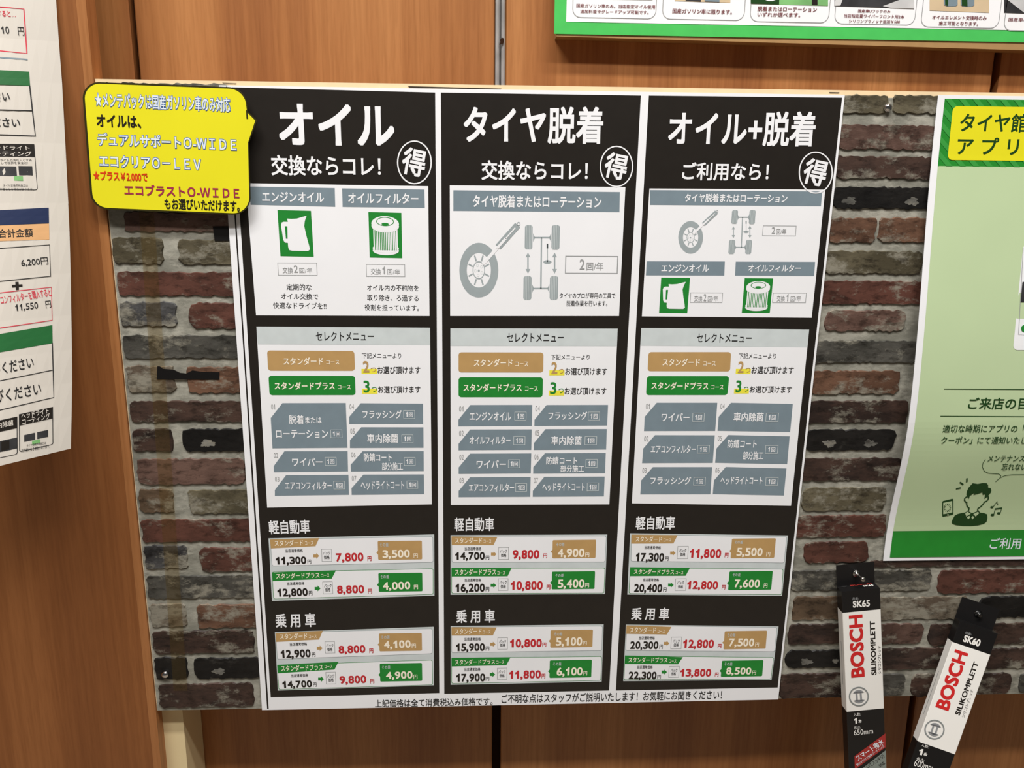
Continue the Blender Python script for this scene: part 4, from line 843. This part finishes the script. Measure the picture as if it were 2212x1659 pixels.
ix = uv((499, 98)).x; hz0, hz1 = uv((640, 496)).y, uv((640, 94)).y
crop(1860, 760, 3.318); fz0, fz1 = uv((640, 1468)).y, uv((640, 1281)).y
arect(MB(), ix, fz1, ax1, hz0, 0.0003, 'lgreen', 8, 60).build('pale_field', ap)
crop(1860, 180, 2.764)
arect(MB(), ix, hz0, ax1, hz1, 0.0003, 'kgreen', 8, 8).build('title_band', ap)
def clip(P, Q):
    """clip polygon P to axis box Q=(x0,y0,x1,y1)"""
    for ax, lim, sg in ((0, Q[0], 1), (0, Q[2], -1), (1, Q[1], 1), (1, Q[3], -1)):
        out = []
        for i, p in enumerate(P):
            q = P[i - 1]; a, b = (p[ax] - lim) * sg, (q[ax] - lim) * sg
            if (a >= 0) != (b >= 0): t = b / (b - a); out.append(Vector((q[0] + (p[0] - q[0]) * t, q[1] + (p[1] - q[1]) * t)))
            if a >= 0: out.append(Vector(p))
        P = out
        if not P: break
    return P
mb = MB()
for k in range(-12, 30):
    x = ix + k * 0.0165; dz = hz1 - hz0
    P = clip([Vector((x, hz1)), Vector((x + 0.0075, hz1)), Vector((x + 0.0075 + dz, hz0)), Vector((x + dz, hz0))], (ix, hz0, ax1, hz1))
    if len(P) > 2: flat(mb, P, 0.0006, 'stripe')
mb.build('title_stripes', ap)
yq = [uv((548, 132)), None, None, uv((510, 455))]; yx, y1_, y0_ = uv((530, 290)).x, uv((640, 137)).y, uv((640, 459)).y
flat(MB(), rounded([Vector((yx, y1_)), Vector((ax1 - 0.03, y1_)), Vector((ax1 - 0.03, y0_)), Vector((yx, y0_))], 0.006, 5), 0.0009, 'yellow').build('title_panel', ap)
SL = 0.012; TX('title_lettering', 'タイヤ館', 580, 178, 998, 296, 'dgreen', 0.0012, 0.016); TX('title_lettering', 'ア プ リ', 564, 322, 946, 428, 'dgreen', 0.0012, 0.016)
# phone picture running out of the frame
p0 = uv((905, 1592)); flat(MB(), rounded([Vector((p0.x, uv((960, 960)).y)), Vector((p0.x + 0.16, uv((960, 960)).y)), Vector((p0.x + 0.16, p0.y)), p0], 0.006, 5), 0.0006, 'white').build('screen_picture', ap)
q0, q1 = uv((960, 1305)), uv((962, 1185)); sx = uv((955, 1250)).x
MBq = MB(); gridv(MBq, [Vector((sx, q1.y)), Vector((sx + 0.12, q1.y)), Vector((sx + 0.12, q0.y)), Vector((sx, q0.y))], 0.0009, 'photo_dark', 1, 1); MBq.build('screen_photo', ap)
stroke(MB(), [(966, 980), (938, 1498), (1100, 1510)], 3, 0.0009, 'grey').build('screen_rule', ap)
flat(MB(), ell((975, 1463), 22, 22, 24), 0.0009, 'green').build('screen_button', ap)
crop(1860, 760, 3.318); SL = 0.0
arect(MB(), ix, fz0, ax1, fz1, 0.0006, 'kgreen', 6, 10).build('footer_band', ap)
stroke(MB(), [(593, 266), (1300, 270)], 5, 0.0006, 'dgreen').build('rule', ap); stroke(MB(), [(567, 460), (1300, 464)], 5, 0.0006, 'dgreen').build('rule', ap)
TX('subtitle_lettering', 'ご来店の目', 760, 326, 1200, 412, 'dgreen', 0.0008, 0.012, 0.004)
TX('body_lettering', '適切な時期にアプリの「', 580, 522, 1180, 578, 'dgreen', 0.0008, 0.007); TX('body_lettering', 'クーポン」にて通知いたし', 568, 606, 1190, 660, 'dgreen', 0.0008, 0.007)
TX('body_lettering', 'メンテナンス', 905, 742, 1174, 786, 'dgreen', 0.0008, 0.007); TX('body_lettering', '忘れない', 1003, 798, 1190, 846, 'dgreen', 0.0008, 0.007)
stroke(MB(), [(890, 770), (872, 795), (868, 825), (882, 855), (910, 868), (950, 872), (985, 874), (1000, 886), (998, 898), (962, 931)], 4, 0.0006, 'dgreen').build('bubble_line', ap)
stroke(MB(), [(998, 900), (1030, 886), (1080, 880), (1300, 878)], 4, 0.0006, 'dgreen').build('bubble_line', ap)
TX('footer_lettering', 'ご利用', 915, 1332, 1150, 1412, 'palewhite', 0.0009, 0.006)
crop(2020, 1000, 10.37)
pm = MB()
poly(pm, [(835, 452), (950, 468), (1060, 448), (1150, 452), (1182, 490), (1182, 550), (1235, 562), (1256, 610), (1235, 670), (1185, 730), (1150, 765), (1095, 800), (1118, 700), (1060, 712), (1050, 655), (940, 695), (850, 714), (880, 665), (800, 716), (770, 740), (750, 802), (715, 760), (695, 700), (710, 620), (745, 550)], 0.0006, 'dgreen')
stroke(pm, [(705, 750), (660, 785), (652, 830), (672, 870), (705, 885), (700, 920), (715, 970), (755, 1010), (750, 1050), (720, 1085)], 30, 0.0006, 'dgreen')
stroke(pm, [(1175, 740), (1190, 770), (1180, 815), (1150, 850), (1100, 870), (1070, 920), (1010, 980), (950, 1020), (948, 1060), (970, 1090)], 30, 0.0006, 'dgreen')
poly(pm, [(700, 1085), (760, 1085), (820, 1125), (925, 1085), (985, 1085), (995, 1108), (1090, 1120), (1165, 1150), (1168, 1230), (1150, 1310), (1090, 1360), (960, 1395), (800, 1412), (620, 1410), (470, 1392), (385, 1365), (362, 1325), (390, 1250), (430, 1180), (500, 1140), (590, 1118), (665, 1108)], 0.00058, 'dgreen')
for q in ([(710, 1085), (790, 1132), (690, 1195), (668, 1130)], [(848, 1140), (955, 1088), (975, 1125), (900, 1195)], [(705, 1215), (760, 1178), (775, 1215), (735, 1258)], [(805, 1215), (835, 1182), (872, 1210), (825, 1262)]): poly(pm, q, 0.0008, 'lgreen')
pm.build('person_pictogram', ap)
mb = MB()
for q in ([(708, 340), (703, 430)], [(548, 430), (625, 485)], [(462, 578), (570, 556)]): stroke(mb, q, 34, 0.0006, 'dgreen')
mb.build('surprise_marks', ap)
mb = MB(); poly(mb, [(155, 870), (170, 850), (380, 798), (402, 812), (402, 1135), (385, 1155), (175, 1200), (155, 1188)], 0.0006, 'dgreen'); poly(mb, [(175, 890), (375, 848), (378, 1105), (175, 1145)], 0.0008, 'lgreen')
for k in range(12):
    a = k * math.pi / 6; stroke(mb, [(265 + 50 * math.cos(a), 1000 + 58 * math.sin(a)), (265 + 82 * math.cos(a), 1000 + 92 * math.sin(a))], 14, 0.001, 'dgreen')
flat(mb, ell((278, 1158), 20, 16, 14), 0.0009, 'lgreen'); mb.build('phone_pictogram', ap)
mb = MB(); flat(mb, ell((1265, 988), 36, 24, 16), 0.0006, 'dgreen'); stroke(mb, [(1290, 985), (1388, 858), (1396, 940)], 18, 0.0006, 'dgreen'); flat(mb, ell((1278, 1162), 42, 28, 16), 0.0006, 'dgreen'); flat(mb, ell((1420, 1125), 40, 28, 16), 0.0006, 'dgreen')
stroke(mb, [(1305, 1160), (1345, 1018), (1490, 998), (1450, 1125)], 18, 0.0006, 'dgreen'); stroke(mb, [(1340, 1032), (1480, 1010)], 26, 0.0007, 'dgreen'); mb.build('music_pictogram', ap)

# ------------------------------------------------------------------ wiper blade cartons on push pins
def rot(ry, rx, rz): return Matrix.Rotation(rz, 4, 'Z') @ Matrix.Rotation(rx, 4, 'X') @ Matrix.Rotation(ry, 4, 'Y')
BW, BD, HT, HB, HW, BL = 0.050, 0.0171, 0.0300, 0.0295, 0.1425, 0.665
def carton(pos, ang, hole, label):
    mt = Matrix.Translation(Vector(pos) + Vector((0, 0, 1.40))) @ rot(*ang)
    P = lambda x, y, z: mt @ Vector((x, y, z))
    root = empty('wiper_blade_box', P(0, 0, -HT), label, 'wiper box', 'boxed wiper blades hanging on the board')
    w = BW / 2; zs = [-HT, -HT - HB, -HT - HB - HW, -BL]; c = 0.0006
    mb = MB()
    prof = [(-w, 0), (-w, -BD + c), (-w + c, -BD), (w - c, -BD), (w, -BD + c), (w, 0)]; n = 6
    for k in range(3):
        V = [P(x, y, z) for z in (zs[k], zs[k + 1]) for x, y in prof]
        mb.add(V, [(i, (i + 1) % n, n + (i + 1) % n, n + i) for i in range(n)], ('carton', 'cartonw', 'carton')[k])
    mb.add([P(x, y, zs[0]) for x, y in prof], [list(range(n))], 'carton'); mb.add([P(x, y, zs[3]) for x, y in prof], [list(range(n))], 'carton')
    body = mb.build('carton', root)
    # hanging tab with a round punched hole
    hx, hz = hole; N = 24; R = 0.0042; V = []
    for y in (0.0, -0.0008):
        for k in range(N):
            a = 2 * math.pi * k / N; ca, sa = math.cos(a), math.sin(a)
            t = min((w - hx) / ca if ca > 1e-6 else 9, (-w - hx) / ca if ca < -1e-6 else 9, (0 - hz) / sa if sa > 1e-6 else 9, (-HT - hz) / sa if sa < -1e-6 else 9)
            V += [P(hx + R * ca, y, hz + R * sa), P(hx + t * ca, y, hz + t * sa)]
        for (cx_, cz_) in ((-w, 0), (w, 0), (w, -HT), (-w, -HT)): V.append(P(cx_, y, cz_))
    F_ = []; st = 2 * N + 4
    for s_ in (0, 1):
        o = s_ * st
        for k in range(N): F_.append((o + 2 * k, o + 2 * k + 1, o + 2 * ((k + 1) % N) + 1, o + 2 * ((k + 1) % N)))
        for ci, (cx_, cz_) in enumerate(((-w, 0), (w, 0), (w, -HT), (-w, -HT))):
            an = math.atan2(cz_ - hz, cx_ - hx) % (2 * math.pi); k = int(an / (2 * math.pi) * N); F_.append((o + 2 * k + 1, o + 2 * N + ci, o + 2 * ((k + 1) % N) + 1))
    for k in range(N): F_.append((2 * k, 2 * ((k + 1) % N), st + 2 * ((k + 1) % N), st + 2 * k))
    for a, b in ((0, 1), (1, 2), (2, 3), (3, 0)): F_.append((2 * N + a, 2 * N + b, st + 2 * N + b, st + 2 * N + a))
    MB().add(V, F_, 'carton').build('hanging_tab', root)
    R3 = mt.to_3x3(); X, Y, Z = R3 @ Vector((1, 0, 0)), R3 @ Vector((0, 1, 0)), R3 @ Vector((0, 0, 1))
    front = Surf(P(0, -BD - 0.0001, 0), X, Z, -Y); top = Surf(P(0, 0, zs[0] + 0.0001), X, Y, Z); side = Surf(P(-w - 0.0001, 0, 0), -Y, Z, -X)
    return root, front, top, side, P
def logo(c, r):
    mb = MB(); E_ = lambda a: ell(c, r * a, r * a * .98, 36)
    ring(mb, E_(1), E_(.86), 0.0003, 'silver'); ring(mb, E_(.97), E_(.93), 0.0004, 'glabel')
    A = lambda a, f=.66: (c[0] + r * f * math.cos(math.radians(a)), c[1] + r * f * math.sin(math.radians(a)))
    return mb, A
def armature(mb, c, r, th):
    ca, sa = math.cos(th), math.sin(th); T = lambda x, y: (c[0] + r * (x * ca - y * sa), c[1] + r * (x * sa + y * ca))
    for s_ in (-1, 1):
        poly(mb, [T(-.60, s_ * .38)] + [T(.66 * math.cos(math.radians(a)), s_ * .66 * math.sin(math.radians(a))) for a in range(145, 34, -10)] + [T(.60, s_ * .38), T(.44, s_ * .38)] + [T(.5 * math.cos(math.radians(a)), s_ * (.12 + .40 * math.sin(math.radians(a)))) for a in range(40, 141, 20)] + [T(-.44, s_ * .38)], 0.0003, 'silver')
        poly(mb, [T(s_ * .12, -.42), T(s_ * .30, -.42), T(s_ * .30, .42), T(s_ * .12, .42)], 0.0003, 'silver')
    poly(mb, [T(-.44, -.42), T(.44, -.42), T(.44, -.34), T(-.44, -.34)], 0.0003, 'silver'); poly(mb, [T(-.44, .34), T(.44, .34), T(.44, .42), T(-.44, .42)], 0.0003, 'silver')
WC = (1700, 1180, 3.463)
r65, f65, t65, s65, P65 = carton((0.50368, -0.0068, -0.47359), (-0.11595, -0.05492, -0.0536), (0.0005, -0.0135), 'upright black and white wiper blade box printed SK65 hanging from a steel push pin')
on(f65, r65); crop(*WC); SL = -0.1; h = 0.00012
TX('model_lettering', 'SK65', 489, 400, 623, 460, 'cartonw', h, 0.03, -0.07); TX('small_lettering', '品番:', 488, 379, 537, 403, 'grey', h, 0.0, -0.07)
tq(MB(), 'BOSCH', (531, 979), (513, 514), (470, 749), 'bred', h, 0.032).build('brand_lettering', r65)
tq(MB(), 'SILIKOMPLETT', (651, 962), (638, 558), (625, 761), 'black', h, 0.026).build('product_lettering', r65)
tq(MB(), 'シリコンプレッテ', (694, 953), (690, 745), (680, 849), 'black', h, 0.0).build('product_lettering', r65)
mb, A = logo((537, 1123), 75); armature(mb, (537, 1123), 75, -0.08); mb.build('emblem', r65)
TX('small_lettering', '入数:', 496, 1243, 553, 1272, 'cartonw', h, 0.0); TX('count_lettering', '1', 498, 1282, 527, 1328, 'cartonw', h, 0.03); TX('count_lettering', '本', 532, 1294, 561, 1323, 'cartonw', h, 0.02)
TX('small_lettering', '長さ:', 499, 1343, 554, 1370, 'cartonw', h, 0.0); TX('length_lettering', '650mm', 498, 1360, 646, 1415, 'cartonw', h, -0.01 + 0.008, -0.1)
crop(1790, 1480, 9.27); on(f65, r65)
poly(MB(), [(515, 1420), (1135, 965), (1140, 1240), (525, 1690)], 0.0002, 'rlabel').build('slogan_label', r65); poly(MB(), [(640, 1690), (1145, 1300), (1155, 1690)], 0.0002, 'glabel').build('slogan_label', r65)
tq(MB(), 'スマート撥水', (560, 1475), (1085, 1115), (790, 1243), 'palewhite', 0.0004, 0.012).build('slogan_lettering', r65)
tq(MB(), '動かすだけで簡単コーティング!', (560, 1600), (1105, 1210), (818, 1385), 'palewhite', 0.0004, 0.004).build('slogan_lettering', r65)
tq(MB(), 'いてスッキリ!', (770, 1640), (1098, 1408), (905, 1492), 'dark', 0.0004, 0.01).build('slogan_lettering', r65); tq(MB(), '対応', (1010, 1620), (1115, 1545), (1040, 1555), 'dark', 0.0004, 0.01).build('slogan_lettering', r65)
on(t65, r65); crop(1780, 1190, 9.761)
tq(MB(), 'BOSCH', (550, 730), (990, 685), (770, 690), 'rlabel', 0.0003, 0.03).build('brand_lettering', r65); tq(MB(), 'SK65', (825, 748), (1035, 722), (930, 720), 'cartonw', 0.0003, 0.03).build('model_lettering', r65)
flat(MB(), ell((420, 742), 68, 26, 24), 0.0002, 'dark').build('emblem', r65)
def side_print(P, root):
    z0, z1 = -HT - HB - 0.045, -HT - HB - 0.108; x = -BW / 2 - 0.0001
    MB().add([P(x, -0.0070, z0), P(x, -0.0082, z0), P(x, -0.0082, z1), P(x, -0.0070, z1)], [(0, 1, 2, 3)], 'grey').build('side_print', root)
side_print(P65, r65)
r60, f60, t60, s60, P60 = carton((0.68165, -0.0095, -0.53188), (0.27016, -0.20445, -0.1805), (0.0005, -0.0150), 'tilted black and white wiper blade box printed SK60 hanging slanted from a push pin')
on(f60, r60); crop(*WC)
TX('model_lettering', 'SK60', 1318, 662, 1450, 752, 'cartonw', h, 0.03, 0.33); TX('small_lettering', '品番:', 1333, 636, 1382, 668, 'grey', h, 0.0, 0.33)
tq(MB(), 'BOSCH', (1158, 1217), (1308, 786), (1183, 984), 'bred', h, 0.032).build('brand_lettering', r60)
tq(MB(), 'SILIKOMPLETT', (1274, 1260), (1417, 866), (1327, 1056), 'black', h, 0.026).build('product_lettering', r60)
tq(MB(), 'シリコンプレッテ', (1316, 1280), (1386, 1072), (1339, 1172), 'black', h, 0.0).build('product_lettering', r60)
mb, A = logo((1103, 1371), 76); armature(mb, (1103, 1371), 76, 0.30); mb.build('emblem', r60)
TX('small_lettering', '入数:', 1002, 1476, 1064, 1512, 'cartonw', h, 0.0, 0.3); TX('count_lettering', '1', 985, 1510, 1018, 1566, 'cartonw', h, 0.03, 0.3); TX('count_lettering', '本', 1020, 1538, 1052, 1576, 'cartonw', h, 0.02, 0.3)
TX('small_lettering', '長さ:', 968, 1576, 1028, 1614, 'cartonw', h, 0.0, 0.3); TX('length_lettering', '600mm', 950, 1596, 1096, 1680, 'cartonw', h, 0.0, 0.3)
side_print(P60, r60)
def pin(P, hole, ax, length, label, mat='pinmetal'):
    c = P(hole[0], -0.0012, hole[1]); root = Vector(c)
    prof = [(0.0008, -0.006), (0.0008, 0.0), (0.0046, 0.0), (0.0052, 0.0008), (0.0046, 0.0016), (0.0020, 0.0022), (0.0018, length * .62), (0.0026, length * .72), (0.0033, length * .82), (0.0033, length * .93), (0.0024, length), (0.0003, length)]
    V, F_ = lathe(prof, c, ax, 'pinmetal')
    tag(MB().add(V, F_, mat).build('push_pin', origin=c, smooth=True), label, 'push pin', 'push pins holding the wiper boxes')
pin(P65, (0.0005, -0.0135), (0.10, -1, -0.02), 0.019, 'steel push pin poking out through the tab of the upright wiper box')
pin(P60, (0.0005, -0.0150), (0.0, -1, 0.0), 0.006, 'short steel push pin with painted shade in the tab hole of the tilted wiper box', 'pinshade')  # pin metal darkened so its colour carries the shade on the knob
